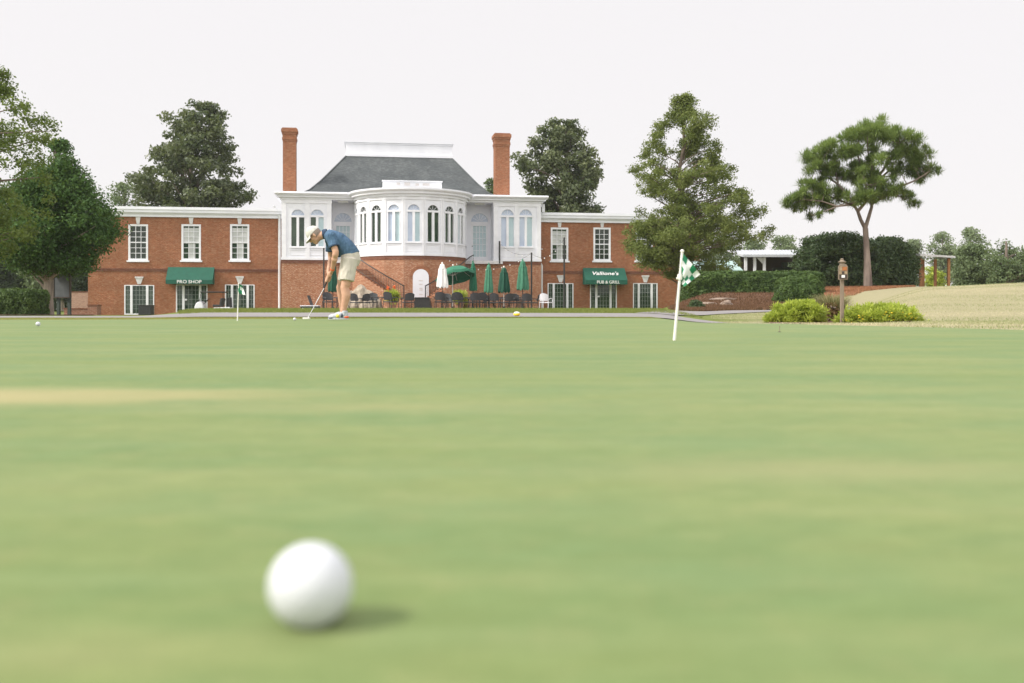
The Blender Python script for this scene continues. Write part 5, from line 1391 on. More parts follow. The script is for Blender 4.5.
def bwall(px0, px1, ytop, Y, th, mat, label, cap=True, pier=False):
    x0, x1 = PX(px0, Y), PX(px1, Y); z = min(gzf(x0, Y), gzf(x1, Y)) - .1; zt = CAMH + (HZ - ytop) / F * Y - z
    r = thing('brick_wall', label, 'wall', ((x0 + x1) / 2, Y, z)); w = (x1 - x0) / 2
    m = MB(); m.box(-w, w, 0, th, 0, zt - .06); m.build('brickwork', mat, r)
    m = MB(); m.box(-w - .03, w + .03, -.03, th + .03, zt - .058, zt); m.build('coping', 'brick_dark', r)
bwall(64, 88, 308, 54, .3, 'brick_wall', 'low brick garden wall between the notice board and the clubhouse corner')
bwall(87.6, 97, 304.5, 53.6, .55, 'brick_wall', 'square brick pier at the right end of the low garden wall')
M['terr'] = brick_mat('pinkish_brick', (0.40, 0.24, 0.18), (0.33, 0.19, 0.14), (0.42, 0.32, 0.26), (0.36, 0.24, 0.19))
bwall(69, 100, 291.5, 76, .3, 'terr', 'taller pinkish brick wall behind the notice board and the low wall')

# ---------------------------------------------------------------- right: sign post, shed, shelter
Y = 19.35; x = PX(842, Y); z = gzf(x, Y); r = thing('sign_post', 'weathered wooden post with a small brown tablet sign among lime shrubs', 'sign', (x, Y, z), R(0))
def zz(py): return CAMH + (HZ - py) / F * Y - z
m = MB(); m.box(-.032, .032, -.032, .032, -.1, zz(264.8)); m.build('post', 'wood_post', r, bevel=.006)
m = MB(); m.box(-.092, .092, -.070, -.041, zz(279.8), zz(266.4)); m.prism([(-.092, zz(266.4)), (.092, zz(266.4)), (.053, zz(264.2)), (-.053, zz(264.2))], -.070, -.041, lambda q, y: (q[0], y, q[1])); bd = m.build('sign_board', 'wood_post', r, bevel=.004)
for col, x0, x1, y0, y1 in (('gold', -.072, -.02, 266.6, 270.6), ('rust', -.016, .075, 267.0, 270.6), ('gold', -.075, -.03, 271.4, 274.2), ('dark_brown', -.026, .02, 271.6, 274.2), ('gold', .024, .075, 271.4, 274.0), ('dark_brown', -.075, .075, 274.8, 278.8)):
    m = MB(); m.box(x0, x1, -.076, -.0702, zz(y1), zz(y0)); m.build('plaque', col, bd)
m = MB(); m.box(-.034, .03, -.081, -.0762, zz(277.8), zz(275.2)); m.build('white_tag', 'letter', bd)
m = MB(); m.lathe((0, 0, zz(264.8)), [(.045, 0), (.05, .03), (.075, .045), (.08, .06), (.045, .075), (.03, .095), (.035, .11), (.012, .125)], 16); m.build('finial', 'wood_post', r, smooth=True)

Y = 66.0; x = PX(770, Y); z = gzf(x, Y); r = thing('shed', 'open sided shed with white metal roof and white posts behind the long clipped hedge', 'shed', (x, Y, z))
def zz(py, Y=66.0): return CAMH + (HZ - py) / F * Y - z
x0 = PX(741, Y) - x; x1 = PX(812, Y) - x
m = MB(); ze = zz(257.4); zr = zz(250.2, 70.2) - .65
m.prism([(-.5, ze), (4.2, zr + .55), (4.2, zr + .65), (-.5, ze + .16), (-.52, ze + .16), (-.52, ze)], x0, x1, lambda q, s: (s, q[0], q[1])); m.build('roof', 'metal_roof', r)
m = MB()
for i in range(20): s = x0 + (x1 - x0) * (i + .5) / 20; m.prism([(-.5, ze + .162), (4.2, zr + .652), (4.2, zr + .69), (-.5, ze + .2)], s - .02, s + .02, lambda q, a: (a, q[0], q[1]))
m.build('roof_seam', 'metal_roof', r)
for px in (745, 754, 763.5, 812):
    s = PX(px, Y) - x; m = MB(); m.box(s - .085, s + .085, -.26, -.1, -.4, ze - .01)
    if px == 763.5: m.prism([(s - .12, ze - .02), (s - .5, ze - .02), (s - .12, ze - .42)], -.25, -.13, lambda q, y: (q[0], y, q[1]))
    m.build('post', 'white_trim', r)
m = MB(); m.box(x0 + .8, x1, 3.6, 3.7, -.4, zr + .4); m.box(x1 - .1, x1, 0, 3.6, -.4, ze); m.build('back_wall', 'dark_brown', r)
m = MB(); m.box(x0 + 2.6, x1 - .4, 1.6, 2.2, 0, 1.55); m.box(x0 + 3.2, x1 - .8, 1.5, 2.0, 1.55, 1.9); m.build('stored_goods', 'dark_green', r, bevel=.05)
Y = 64.0; x = PX(716, Y); z = gzf(x, Y); r = thing('green_roof_shelter', 'shelter with a pale teal pitched roof half hidden behind the cedar', 'shelter', (x, Y, z))
def zz(py, Y=64.0): return CAMH + (HZ - py) / F * Y - z
x0 = PX(694, Y) - x; x1 = PX(738, Y) - x
m = MB(); m.prism([(-1.4, zz(272.5)), (1.2, zz(261.5)), (3.8, zz(272.5)), (3.8, zz(272.5) + .1), (1.2, zz(261.5) + .1), (-1.4, zz(272.5) + .1)], x0, x1, lambda q, s: (s, q[0], q[1])); m.build('roof', 'teal_roof', r)
for s in (x0 + .3, x1 - .3):
    for y in (-1.1, 3.4): m = MB(); m.box(s - .07, s + .07, y - .07, y + .07, -.4, zz(272.5) + .05); m.build('post', 'white_trim', r)
Y = 62.0; x = PX(935.5, Y); z = gzf(x, Y); r = thing('timber_shelter', 'small timber shelter on orange brown posts with a thin pale roof', 'shelter', (x, Y, z))
def zz(py, Y=62.0): return CAMH + (HZ - py) / F * Y - z
for px, dy in ((920.2, 0), (948.6, 0), (923, 1.9), (935.2, 1.9)):
    s = PX(px, Y + dy) - x; m = MB(); m.box(s - .075, s + .075, dy - .075, dy + .075, -.4, zz(257.8)); m.build('post', 'brown_post', r)
xa = PX(917.5, Y) - x; xb = PX(952.6, Y) - x
m = MB(); zl = zz(254.6); zr_ = zz(256.6)
m.add([(xa, -.4, zl - .1), (xb, -.4, zr_ - .1), (xb, 2.4, zr_ + .1), (xa, 2.4, zl + .1), (xa, -.4, zl + .02), (xb, -.4, zr_ + .02), (xb, 2.4, zr_ + .22), (xa, 2.4, zl + .22)], [(0, 3, 2, 1), (4, 5, 6, 7), (0, 1, 5, 4), (1, 2, 6, 5), (2, 3, 7, 6), (3, 0, 4, 7)]); m.build('roof', 'stone_trim', r)
m = MB(); m.box(xa + .1, xb - .1, -.12, .12, zz(257.8), zz(257.8) + .001 + (zr_ - .11 - zz(257.8))); m.build('beam', 'dark_brown', r)
shrub('yellow_shrub', 'small yellowish shrub seen between the posts of the timber shelter', [(266, 926, 934), (272, 921, 944), (282, 919, 948), (288, 920, 947)], 70, 'leaf_lime', 60, .3, 60, .14, 91, fill=.3)

# ---------------------------------------------------------------- things on the green
def golf_ball(px, Y, label, loc=None, sub=4, rot=(0, 0, 0), group=None, ink=False):
    r = .02135; x = PX(px, Y); bm = bmesh.new(); bmesh.ops.create_icosphere(bm, subdivisions=sub, radius=1.0)
    k = 332; i = np.arange(k) + .5; ph = np.arccos(1 - 2 * i / k); th = math.pi * (1 + 5 ** .5) * i
    D = np.stack([np.cos(th) * np.sin(ph), np.sin(th) * np.sin(ph), np.cos(ph)], 1)
    co = np.array([v.co[:] for v in bm.verts]); best = np.empty(len(co))
    for a in range(0, len(co), 4000): best[a:a + 4000] = (co[a:a + 4000] @ D.T).max(1)
    ang = np.arccos(np.clip(best, -1, 1)); dep = .012 * (1 - sst(ang, .045, .085))
    for v, dd in zip(bm.verts, dep): v.co *= r * (1 - dd)
    for f in bm.faces: f.smooth = True
    me = bpy.data.meshes.new('golf_ball'); bm.to_mesh(me); bm.free(); me.materials.append(M['ball'])
    o = bpy.data.objects.new('golf_ball', me); COL.objects.link(o); o.location = (x, Y, gzf(x, Y) + .012 + r); o.rotation_euler = rot
    tag(o, label, 'golf ball', group)
    if ink:
        m = MB(); rr = r * 1.0015
        for zc, w0 in ((.10, .20), (-.06, .26), (-.22, .18)):
            vs = []; 
            for i2 in range(9):
                a = -w0 + 2 * w0 * i2 / 8 - .12
                for dz in (-.045, .045): 
                    e = zc + dz; vs.append((rr * math.sin(a) * math.cos(e), -rr * math.cos(a) * math.cos(e), rr * math.sin(e)))
            m.add(vs, [(2 * q, 2 * q + 2, 2 * q + 3, 2 * q + 1) for q in range(8)])
        s = m.build('faded_print', 'ink', o, fixn=False)
    return o
golf_ball(310.5, .506, 'large out of focus white golf ball in the near foreground on the green', sub=6)
golf_ball(38, 9.3, 'small white golf ball lying alone at the far left of the green')
golf_ball(294.6, 13.75, 'small white golf ball just left of the putter head')
def flag(px0, py0, px1, ytop, Y, label, corners, cells, seed):
    """practice pin: pole leaning in the picture plane, a chequered cloth hanging from its top"""
    b = at(px0, py0, Y); b.z = gzf(b.x, Y) + .012; t = at(px1, ytop, Y); r = thing('practice_flag', label, 'flag', tuple(b))
    t = t - b; m = MB(); d = t.normalized(); m.tube([tuple(-d * .05), tuple(t * .5), tuple(t)], [.0078, .0071, .0064], 10); m.build('pole', 'pole_white', r, smooth=True)
    m = MB(); m.ball(tuple(t), .010, 8, 6); m.build('knob', 'pole_white', r, smooth=True)
    P = [at(x, y, Y) - b for x, y in corners]      # top hoist, top fly, bottom fly, bottom hoist
    nx, ny = 24, 24; VV = np.zeros((ny + 1, nx + 1, 3))
    for j in range(ny + 1):
        for i in range(nx + 1):
            u = i / nx; v = j / ny
            p = P[0].lerp(P[1], u).lerp(P[3].lerp(P[2], u), v)
            wv = .014 * math.sin(u * 7 + v * 3 + seed) * u + .010 * math.sin(u * 3 - v * 6 + seed)
            VV[j, i] = (p.x, p.y + wv, p.z)
    for colr, par in (('flag_green', 0), ('flag_white', 1)):
        m = MB()
        for j in range(ny):
            for i in range(nx):
                if cells(i / nx, j / ny) != par: continue
                q = [VV[j, i], VV[j, i + 1], VV[j + 1, i + 1], VV[j + 1, i]]
                n = np.array([0, .0012, 0]); m.add([tuple(c - n) for c in q] + [tuple(c + n) for c in q], [(0, 1, 2, 3), (7, 6, 5, 4), (0, 1, 5, 4), (1, 2, 6, 5), (2, 3, 7, 6), (3, 0, 4, 7)])
        m.build('green_squares' if par == 0 else 'white_squares', colr, r)
    return r, t
M['flag_green'] = simple('green_flag_cloth', (0.015, 0.20, 0.09), (0.012, 0.165, 0.075), 20.0, 0.7, bmp=0.1)
M['flag_white'] = simple('white_flag_cloth', (0.72, 0.74, 0.72), (0.62, 0.65, 0.63), 20.0, 0.7, bmp=0.1)
r, t = flag(674.3, 340.2, 682.2, 251.2, 5.08, 'green and white chequered practice flag on a leaning white pole, nearest of the flags', [(683.0, 252.5), (700.5, 274.5), (683.2, 286.8), (680.2, 277.5)],
     lambda u, v: 0 if (int(u * 3.999) + int(v * 3.999)) % 2 == 0 and not (.18 < u < .56 and .25 < v < .75) else 1, 1.0)
m = MB(); k = t * (1 - 26.0 / 89); m.lathe(tuple(k - Vector((0, 0, .012))), [(.012, 0), (.014, .012), (.012, .028)], 10); m.tube([tuple(k), tuple(k + Vector((-.018, -.005, -.006)))], .006, 6); m.build('clip', 'pole_white', r, smooth=True)
flag(237.4, 320.6, 238.6, 283.8, 13.4, 'small green and white practice flag on thin pole in front of the golf cart', [(238.4, 284.0), (242.0, 285.2), (245.8, 295.2), (238.2, 293.2)], lambda u, v: 1 if (u > .55 and v > .25) or (.3 < u < .6 and .2 < v < .55) else 0, 2.2)
# yellow and white marker
Y = 20.5; x = PX(516.8, Y); z = gzf(x, Y) + .016; r = thing('course_marker', 'small round yellow marker with a white top beside the path', 'marker', (x, Y, z))
zt = CAMH + (HZ - 311.6) / F * Y - z
m = MB(); m.lathe((0, 0, 0), [(.03, 0), (.062, .015), (.070, .04), (.064, zt * .62)], 16); m.build('base', 'flower_yellow', r, smooth=True)
m = MB(); m.lathe((0, 0, 0), [(.063, zt * .622), (.06, zt * .75), (.045, zt * .92), (.01, zt)], 16); m.build('top', 'pole_white', r, smooth=True)
# tiny hole marker on the right of the green
Y = 6.9; x = PX(779.5, Y); z = gzf(x, Y) + .012; r = thing('hole_marker', 'tiny thin pale stake in the green below the left lime shrub', 'stake', (x, Y, z))
m = MB(); m.tube([(0, 0, -.01), (.001, 0, .046)], .0022, 6); m.build('stake', 'wood_post', r); m = MB(); m.lathe((0, 0, 0), [(.012, 0), (.011, .004), (.004, .007)], 10); m.build('foot', 'dark_brown', r)
# ---------------------------------------------------------------- the golfer
PY = 14.2
M['skin'] = simple('tanned_skin', (0.54, 0.32, 0.22), (0.47, 0.265, 0.175), 14.0, 0.5, bmp=0.05, spec=0.35)
M['shirt'] = simple('heather_blue_knit', (0.085, 0.150, 0.235), (0.058, 0.108, 0.178), 34.0, 0.85, bmp=0.25, spec=0.15)
M['shirt_trim'] = simple('navy_trim', (0.030, 0.055, 0.10), (0.022, 0.045, 0.085), 30.0, 0.85, bmp=0.1)
M['shorts'] = simple('stone_twill', (0.56, 0.515, 0.45), (0.49, 0.45, 0.39), 14.0, 0.85, bmp=0.2, spec=0.15)
M['cap'] = simple('cream_cap_cloth', (0.58, 0.56, 0.52), (0.48, 0.465, 0.43), 25.0, 0.85, bmp=0.15, spec=0.15)
M['hair'] = simple('grey_brown_hair', (0.22, 0.165, 0.13), (0.30, 0.24, 0.20), 60.0, 0.7, bmp=0.3)
M['shoe_white'] = simple('white_shoe_mesh', (0.52, 0.53, 0.56), (0.30, 0.32, 0.36), 55.0, 0.6, bmp=0.15)
M['shoe_navy'] = simple('navy_shoe_panel', (0.05, 0.065, 0.10), (0.08, 0.10, 0.14), 40.0, 0.6, bmp=0.1)
M['shoe_yellow'] = simple('yellow_shoe_panel', (0.75, 0.68, 0.08), (0.65, 0.58, 0.06), 40.0, 0.6, bmp=0.1)
M['lens'] = simple('dark_lens', (0.012, 0.012, 0.016), (0.02, 0.02, 0.024), 5.0, 0.12, bmp=0)
def folds(name, scale, strength, stretch):
    m = M[name]; nt = m.node_tree; p = [n for n in nt.nodes if n.type == 'BSDF_PRINCIPLED'][0]
    v = coords(nt); mp = nt.nodes.new('ShaderNodeMapping'); mp.inputs['Scale'].default_value = stretch; mp.inputs['Rotation'].default_value = (0, .7, 0); nt.links.new(v, mp.inputs['Vector'])
    n = noise_out(nt, mp.outputs[0], scale, 3.0, .5); b = nt.nodes.new('ShaderNodeBump'); b.inputs['Strength'].default_value = strength; b.inputs['Distance'].default_value = .05
    nt.links.new(n, b.inputs['Height']); nt.links.new(b.outputs[0], p.inputs['Normal'])
folds('shirt', 9.0, 1.0, (1.6, 1, .6)); folds('shorts', 9.0, .8, (1.8, 1, .5))
def Q(zx, zy, dy=0.0):
    p = at(290 + zx / 5.94, 215 + zy / 5.94, PY); return Vector((p.x, p.y + dy, p.z))
bp = Q(320, 620); PB = Vector((bp.x, PY, 0.012))
man = thing('person', 'golfer in blue polo shirt, stone shorts and cream cap bending over to putt', 'person', tuple(PB))
def q(zx, zy, dy=0.0): return Q(zx, zy, dy) - PB
def limb(m, pts, rad, n=18):
    for a, b, r0, r1 in zip(pts[:-1], pts[1:], rad[:-1], rad[1:]):
        m.tube([a, b], [r0, r1], n)
    for p, r in zip(pts, rad): m.ball(tuple(p), r, n, 12)
def loft(m, pts, ra, rb, n=28, cap=True):
    """elliptical sections: ra in the picture plane, rb along Y"""
    vs = []; fs = []; Yv = Vector((0, 1, 0)); k = len(pts)
    for i, p in enumerate(pts):
        t = (pts[min(i + 1, k - 1)] - pts[max(0, i - 1)]); t.y = 0; t.normalize(); e = t.cross(Yv)
        for j in range(n):
            a = 2 * math.pi * j / n; c, s = math.cos(a), math.sin(a)
            c = math.copysign(abs(c) ** .9, c); s = math.copysign(abs(s) ** .9, s)
            vs.append(tuple(p + e * ra[i] * c + Yv * rb[i] * s))
    for i in range(k - 1):
        for j in range(n):
            a = i * n + j; b = i * n + (j + 1) % n; fs.append((a, b, b + n, a + n))
    if cap: fs += [tuple(range(n - 1, -1, -1)), tuple((k - 1) * n + j for j in range(n))]
    m.add(vs, fs)
def remesh(m, name, mat, parent, vox, smooth=3, fac=.5):
    me = bpy.data.meshes.new(name); me.from_pydata(m.v, [], m.f)
    bm = bmesh.new(); bm.from_mesh(me); bmesh.ops.recalc_face_normals(bm, faces=bm.faces); bm.to_mesh(me); bm.free()
    o = bpy.data.objects.new(name, me); COL.objects.link(o)
    r = o.modifiers.new('r', 'REMESH'); r.mode = 'VOXEL'; r.voxel_size = vox
    if smooth: s = o.modifiers.new('s', 'SMOOTH'); s.iterations = smooth; s.factor = fac
    dg = bpy.context.evaluated_depsgraph_get(); dg.update()
    me2 = bpy.data.meshes.new_from_object(o.evaluated_get(dg)); o.modifiers.clear(); o.data = me2; bpy.data.meshes.remove(me)
    me2.name = name; me2.materials.clear(); me2.materials.append(M[mat])
    for p in me2.polygons: p.use_smooth = True
    o.parent = parent
    return o
# head frame: looks down at the ball in front of his feet
hf = Vector((-.66, 0, -.75)).normalized(); hu = Vector((-.75, 0, .66)).normalized(); hs = Vector((0, 1, 0))
HC = q(143, 119, 0); HS = .98
def TH(x, y, z): return HC + (hf * x + hs * y + hu * z) * HS
body = MB()
hd = MB(TH)
hd.ball((-.012, 0, .030), 1, 28, 20, (.098, .077, .096)); hd.ball((.032, 0, -.030), 1, 24, 18, (.062, .062, .082)); hd.ball((.055, 0, -.098), 1, 16, 12, (.034, .036, .026))
hd.ball((.012, 0, -.075), 1, 20, 14, (.060, .058, .045)); hd.ball((.100, 0, -.030), 1, 14, 10, (.022, .015, .017)); hd.tube([(.086, 0, .018), (.108, 0, -.028)], [.010, .012], 10)
hd.ball((.086, 0, -.070), 1, 14, 8, (.012, .026, .0065)); hd.ball((.084, 0, -.082), 1, 14, 8, (.012, .023, .007)); hd.ball((.078, 0, .030), 1, 16, 8, (.018, .048, .012))
for s in (-1, 1):
    hd.ball((-.008, s * .078, -.014), 1, 14, 12, (.020, .009, .034)); hd.ball((-.004, s * .078, -.042), 1, 10, 8, (.011, .008, .012)); hd.ball((.060, s * .038, -.028), 1, 12, 10, (.026, .024, .022))
body.v = [tuple(v) for v in hd.v]; body.f = list(hd.f)
limb(body, [TH(-.02, 0, -.06), q(203, 116), q(226, 120)], [.058, .058, .066])
loft(body, [q(222, 114), q(245, 128), q(285, 152), q(325, 188), q(352, 222), q(358, 262)], [.05, .085, .105, .105, .10, .10], [.07, .16, .17, .16, .15, .15])
# arms
nearA = [q(256, 134, -.175), q(289, 226, -.235), q(287, 240, -.235), q(256, 330, -.075)]
limb(body, nearA, [.056, .044, .045, .029]); body.ball(tuple(q(279, 268, -.20)), .046, 16, 12)
farA = [q(228, 142, .175), q(226, 240, .235), q(228, 254, .23), q(222, 336, .075)]
limb(body, farA, [.056, .044, .044, .029]); body.ball(tuple(q(226, 280, .19)), .044, 16, 12)
# legs
limb(body, [q(356, 262, -.095), q(340, 415, -.135), q(334, 432, -.137), q(343, 478, -.142), q(332, 545, -.150), q(327, 580, -.152), q(326, 600, -.152)], [.085, .064, .061, .064, .044, .037, .036])
limb(body, [q(338, 262, .095), q(296, 412, .14), q(289, 430, .142), q(297, 476, .148), q(300, 545, .155), q(301, 578, .157), q(301, 598, .157)], [.085, .062, .058, .062, .042, .036, .035])
# hands on the grip
G0 = q(243, 332, 0); G1 = q(207, 424, 0); gd = (G1 - G0).normalized(); e1 = Vector((0, -1, 0)); e2 = gd.cross(e1).normalized()
if e2.x > 0: e2 = -e2
def hand(t0, side, wrist):
    E1 = e1 * side
    c = G0 + gd * t0
    palm = c + gd * .040 + E1 * .024 - e2 * .006
    limb(body, [wrist, palm - gd * .030 - e2 * .010], [.027, .026], 14)
    pm = MB(lambda x, y, z: palm + gd * x + E1 * y + e2 * z); pm.ball((0, 0, 0), 1, 18, 14, (.046, .017, .036)); body.add(pm.v, pm.f)
    for k, (rad, ln) in enumerate(((.0092, 205), (.0098, 215), (.0098, 210), (.0085, 195))):
        off = .010 + .0195 * k
        pts = []
        for i in range(6):
            th = R(18 + (ln - 18) * i / 5); rr = .023 - .002 * (i == 5)
            pts.append(c + gd * (off + .002 * i) + (E1 * math.cos(th) + e2 * math.sin(th)) * rr)
        limb(body, pts, [rad * 1.08, rad * 1.05, rad * 1.04, rad, rad * .95, rad * .85], 10)
    tp_ = [palm - gd * .022 + e2 * .006, c + gd * .012 + E1 * .018 + e2 * .020, c + gd * .040 + E1 * .008 + e2 * .0235, c + gd * .066 + E1 * .002 + e2 * .022]
    limb(body, tp_, [.014, .0125, .011, .009], 10)
hand(.012, 1, nearA[-1]); hand(.088, -1, farA[-1])
person_body = remesh(body, 'body', 'skin', man, .0048, 4)
# shirt
sh = MB()
loft(sh, [q(216, 108), q(228, 116), q(246, 129), q(285, 152), q(325, 188), q(352, 220), q(364, 243)], [.066, .080, .106, .128, .130, .128, .132], [.085, .125, .188, .200, .188, .178, .178])
sb = MB(lambda x, y, z: q(287, 208) + Vector((x, y, z))); sb.ball((0, 0, 0), 1, 20, 14, (.085, .15, .105)); sh.add(sb.v, sb.f)
for pts, sd in ((nearA, -1), (farA, 1)):
    a = pts[0]; e = pts[0].lerp(pts[1], .66)
    sh.ball(tuple(a), .078, 18, 12); sh.tube([a, a.lerp(e, .5), e], [.077, .072, .076], 22)
    a2 = a + Vector((.01, -sd * .04, -.01)); sh.ball(tuple(a2), .088, 18, 12)
remesh(sh, 'shirt', 'shirt', man, .007, 4)
for pts in (nearA, farA):
    a = pts[0]; e = pts[0].lerp(pts[1], .66); d = (e - a).normalized()
    cb = MB(); cb.tube([e - d * .012, e + d * .006], [.0775, .0775], 24); cb.build('sleeve_cuff', 'shirt_trim', man, smooth=True)
cl = MB(); c0 = q(209, 114); dirc = (q(190, 118) - q(226, 112)).normalized()
cl.lathe(tuple(c0 - dirc * .012), [(.070, -.02), (.070, .02), (.064, .045), (.060, .045), (.064, .0)], 24, tuple(dirc), (1.05, 1.05)); cl.build('collar', 'shirt_trim', man, smooth=True)
# shorts
st_ = MB()
loft(st_, [q(350, 214), q(358, 236), q(361, 262), q(352, 288)], [.118, .132, .142, .128], [.166, .180, .186, .18])
st_.tube([q(360, 262, -.095), q(354, 325, -.115), q(347, 392, -.135)], [.118, .112, .103], 26)
st_.tube([q(344, 262, .095), q(330, 325, .120), q(311, 392, .14)], [.118, .110, .098], 26)
remesh(st_, 'shorts', 'shorts', man, .007, 3)
# cap
cp_ = MB(TH)
prof = []
n = 30; vs = []; fs = []
for i in range(9):
    t = i / 8; el = R(-4 + 94 * t)
    for k in range(n):
        a = 2 * math.pi * k / n; rr = math.cos(el)
        vs.append((-.012 + .108 * rr * math.cos(a), .087 * rr * math.sin(a), .030 + .108 * math.sin(el)))
for i in range(8):
    for k in range(n): a = i * n + k; b = i * n + (k + 1) % n; fs.append((a, b, b + n, a + n))
cp_.add(vs, fs); cp = cp_.build('cap', 'cap', man, smooth=True)
br = MB(TH); vs = []; fs = []; nn = 14
for i in range(nn + 1):
    a = R(-62 + 124 * i / nn)
    for rr, zz_ in ((.104, .030), (.104 + .078 * math.cos(a * .9), .012 - .02 * abs(math.sin(a)))):
        x = -.012 + rr * math.cos(a); y = .83 * rr * math.sin(a) 
        vs += [(x, y, zz_), (x, y, zz_ - .005)]
for i in range(nn):
    a = i * 4; b = a + 4
    fs += [(a, b, b + 2, a + 2), (a + 1, a + 3, b + 3, b + 1), (a + 2, b + 2, b + 3, a + 3), (a, a + 1, b + 1, b)]
fs += [(0, 2, 3, 1), (nn * 4, nn * 4 + 1, nn * 4 + 3, nn * 4 + 2)]
br.add(vs, fs); br.build('brim', 'cap', cp, smooth=True)
b_ = MB(TH); b_.ball((-.012, 0, .139), .007, 10, 6); b_.build('button', 'cap', cp)
# hair below the cap, sunglasses, eyes and brows
hr = MB(TH); vs = []; fs = []; nn = 20
for i in range(nn + 1):
    a = R(78 + 204 * i / nn)
    for z0, g in ((.034, .006), (-.010, .007), (-.052, -.002)):
        k = 1 - (.28 if z0 < -.03 else 0); vs.append((-.012 + (.098 * k + g) * math.cos(a) - (.012 if z0 < -.03 else 0), (.077 * (k + .12 if z0 < -.03 else 1) + g) * math.sin(a), z0))
for i in range(nn):
    for j in range(2): a = i * 3 + j; fs.append((a, a + 3, a + 4, a + 1))
hr.add(vs, fs); hr.build('hair', 'hair', man, smooth=True)
sg = MB(TH)
for s in (-1, 1):
    sg.ball((.092, s * .033, .004), 1, 16, 10, (.010, .027, .019)); sg.tube([(.086, s * .058, .010), (.05, s * .074, .008), (-.004, s * .082, .004)], .0035, 6)
sg.tube([(.100, -.012, .010), (.100, .012, .010)], .003, 6); sg.build('sunglasses', 'lens', man, smooth=True)
# wristband
wb = MB(); w0 = nearA[3]; dw = (nearA[2] - nearA[3]).normalized(); wb.tube([w0 + dw * .012, w0 + dw * .034], [.033, .0335], 20); wb.build('wristband', 'red_band', man, smooth=True)
# shoes
for nm, toe, heel, dy in (('near', (240, 618), (340, 600), -.152), ('far', (214, 612), (314, 596), .157)):
    t = q(toe[0], 0, dy); h = q(heel[0], 0, dy)
    X0, X1 = t.x, h.x; m = MB()
    m.ball((X1 - .005, dy, .052), 1, 18, 12, (.050, .042, .048)); m.ball((X1 - .07, dy, .060), 1, 18, 12, (.085, .045, .050)); m.ball((X1 - .15, dy, .045), 1, 18, 12, (.080, .050, .036)); m.ball((X0 + .062, dy - .004, .038), 1, 18, 12, (.062, .049, .028))
    m.tube([(X1 - .012, dy, .06), (X1 - .016, dy, .112)], [.046, .047], 18)
    s = remesh(m, 'shoe', 'shoe_white', man, .006, 3)
    so = MB(); n = 28; vs = []; fs = []
    for z_ in (.002, .024):
        for k in range(n):
            a = 2 * math.pi * k / n; L = (X1 + .046 - X0) / 2; cx_ = (X1 + .046 + X0) / 2; x_ = math.copysign(abs(math.cos(a)) ** .8, math.cos(a)); wdt = .050 - .006 * (x_ > 0) * x_
            vs.append((cx_ + L * x_, dy + wdt * math.sin(a), z_))
    fs = [tuple(range(n - 1, -1, -1)), tuple(n + k for k in range(n))] + [(k, (k + 1) % n, n + (k + 1) % n, n + k) for k in range(n)]
    so.add(vs, fs); so.build('sole', 'shoe_white', s)
    hc = MB(); hc.ball((X1 + .012, dy, .034), 1, 16, 10, (.038, .050, .022)); hc.build('heel_counter', 'red_band', s, smooth=True)
    pn = MB(); pn.ball((X1 - .105, dy - .012, .048), 1, 14, 10, (.032, .053, .030)); pn.build('side_panel', 'shoe_yellow', s, smooth=True)
    p2_ = MB(); p2_.ball((X1 - .045, dy - .006, .058), 1, 14, 10, (.026, .052, .038)); p2_.ball((X0 + .05, dy, .020), 1, 14, 8, (.05, .051, .012)); p2_.build('dark_panel', 'shoe_navy', s, smooth=True)
    sk = MB(); sk.tube([(X1 - .014, dy, .10), (X1 - .014, dy, .125)], [.0475, .043], 18); sk.build('sock', 'shoe_white', man, smooth=True)
# putter: a thing of its own, held in the hands
base = Q(115, 614, -.06)
pt = thing('putter', 'steel shafted putter with black grip and pale blade head held by the golfer', 'golf club', (base.x, base.y, 0.012))
o_ = Vector(pt.location)
g0 = Q(247, 322, .0) - o_; g1 = Q(203, 434, .0) - o_; sh_end = Vector((0.0, 0, .035))
m = MB(); m.tube([g0, g0.lerp(g1, .5), g1], [.0145, .0135, .0105], 12); m.build('grip', 'black_metal', pt, smooth=True)
m = MB(); m.tube([g1, g1.lerp(sh_end, .5), sh_end], [.0062, .0055, .005], 10); m.build('shaft', 'steel', pt, smooth=True)
m = MB(); m.box(-.075, .018, -.045, .045, .004, .028); m.ball((-.03, .0, .016), 1, 16, 10, (.052, .045, .012)); m.tube([(0, 0, .024), (0, 0, .040)], .007, 8); m.build('club_head', 'pole_white', pt, bevel=.004)
# ---------------------------------------------------------------- daylight, camera, render settings
SUN_EL, SUN_AZ = 42.0, 200.0      # azimuth of the sun, degrees from +X towards +Y
SKY_STRENGTH = 0.10
HAZE = 0.0002
d = Vector((math.cos(R(SUN_EL)) * math.cos(R(SUN_AZ)), math.cos(R(SUN_EL)) * math.sin(R(SUN_AZ)), math.sin(R(SUN_EL))))
ld = bpy.data.lights.new('sun', 'SUN'); ld.energy = 3.6; ld.angle = R(10); ld.color = (1.0, 0.945, 0.86)
lo = bpy.data.objects.new('sun', ld); COL.objects.link(lo); lo.rotation_euler = (-d).to_track_quat('-Z', 'Y').to_euler(); lo.location = (-30, 0, 40)
w = bpy.data.worlds.new('World'); scene.world = w; w.use_nodes = True; nt = w.node_tree; nt.nodes.clear()
out = nt.nodes.new('ShaderNodeOutputWorld'); bg = nt.nodes.new('ShaderNodeBackground'); bg.inputs['Strength'].default_value = SKY_STRENGTH
sky = nt.nodes.new('ShaderNodeTexSky'); sky.sky_type = 'NISHITA'; sky.sun_disc = False; sky.sun_elevation = R(SUN_EL)
sky.sun_rotation = R(90 - SUN_AZ); sky.air_density = 1.0; sky.dust_density = 3.0; sky.ozone_density = 1.0
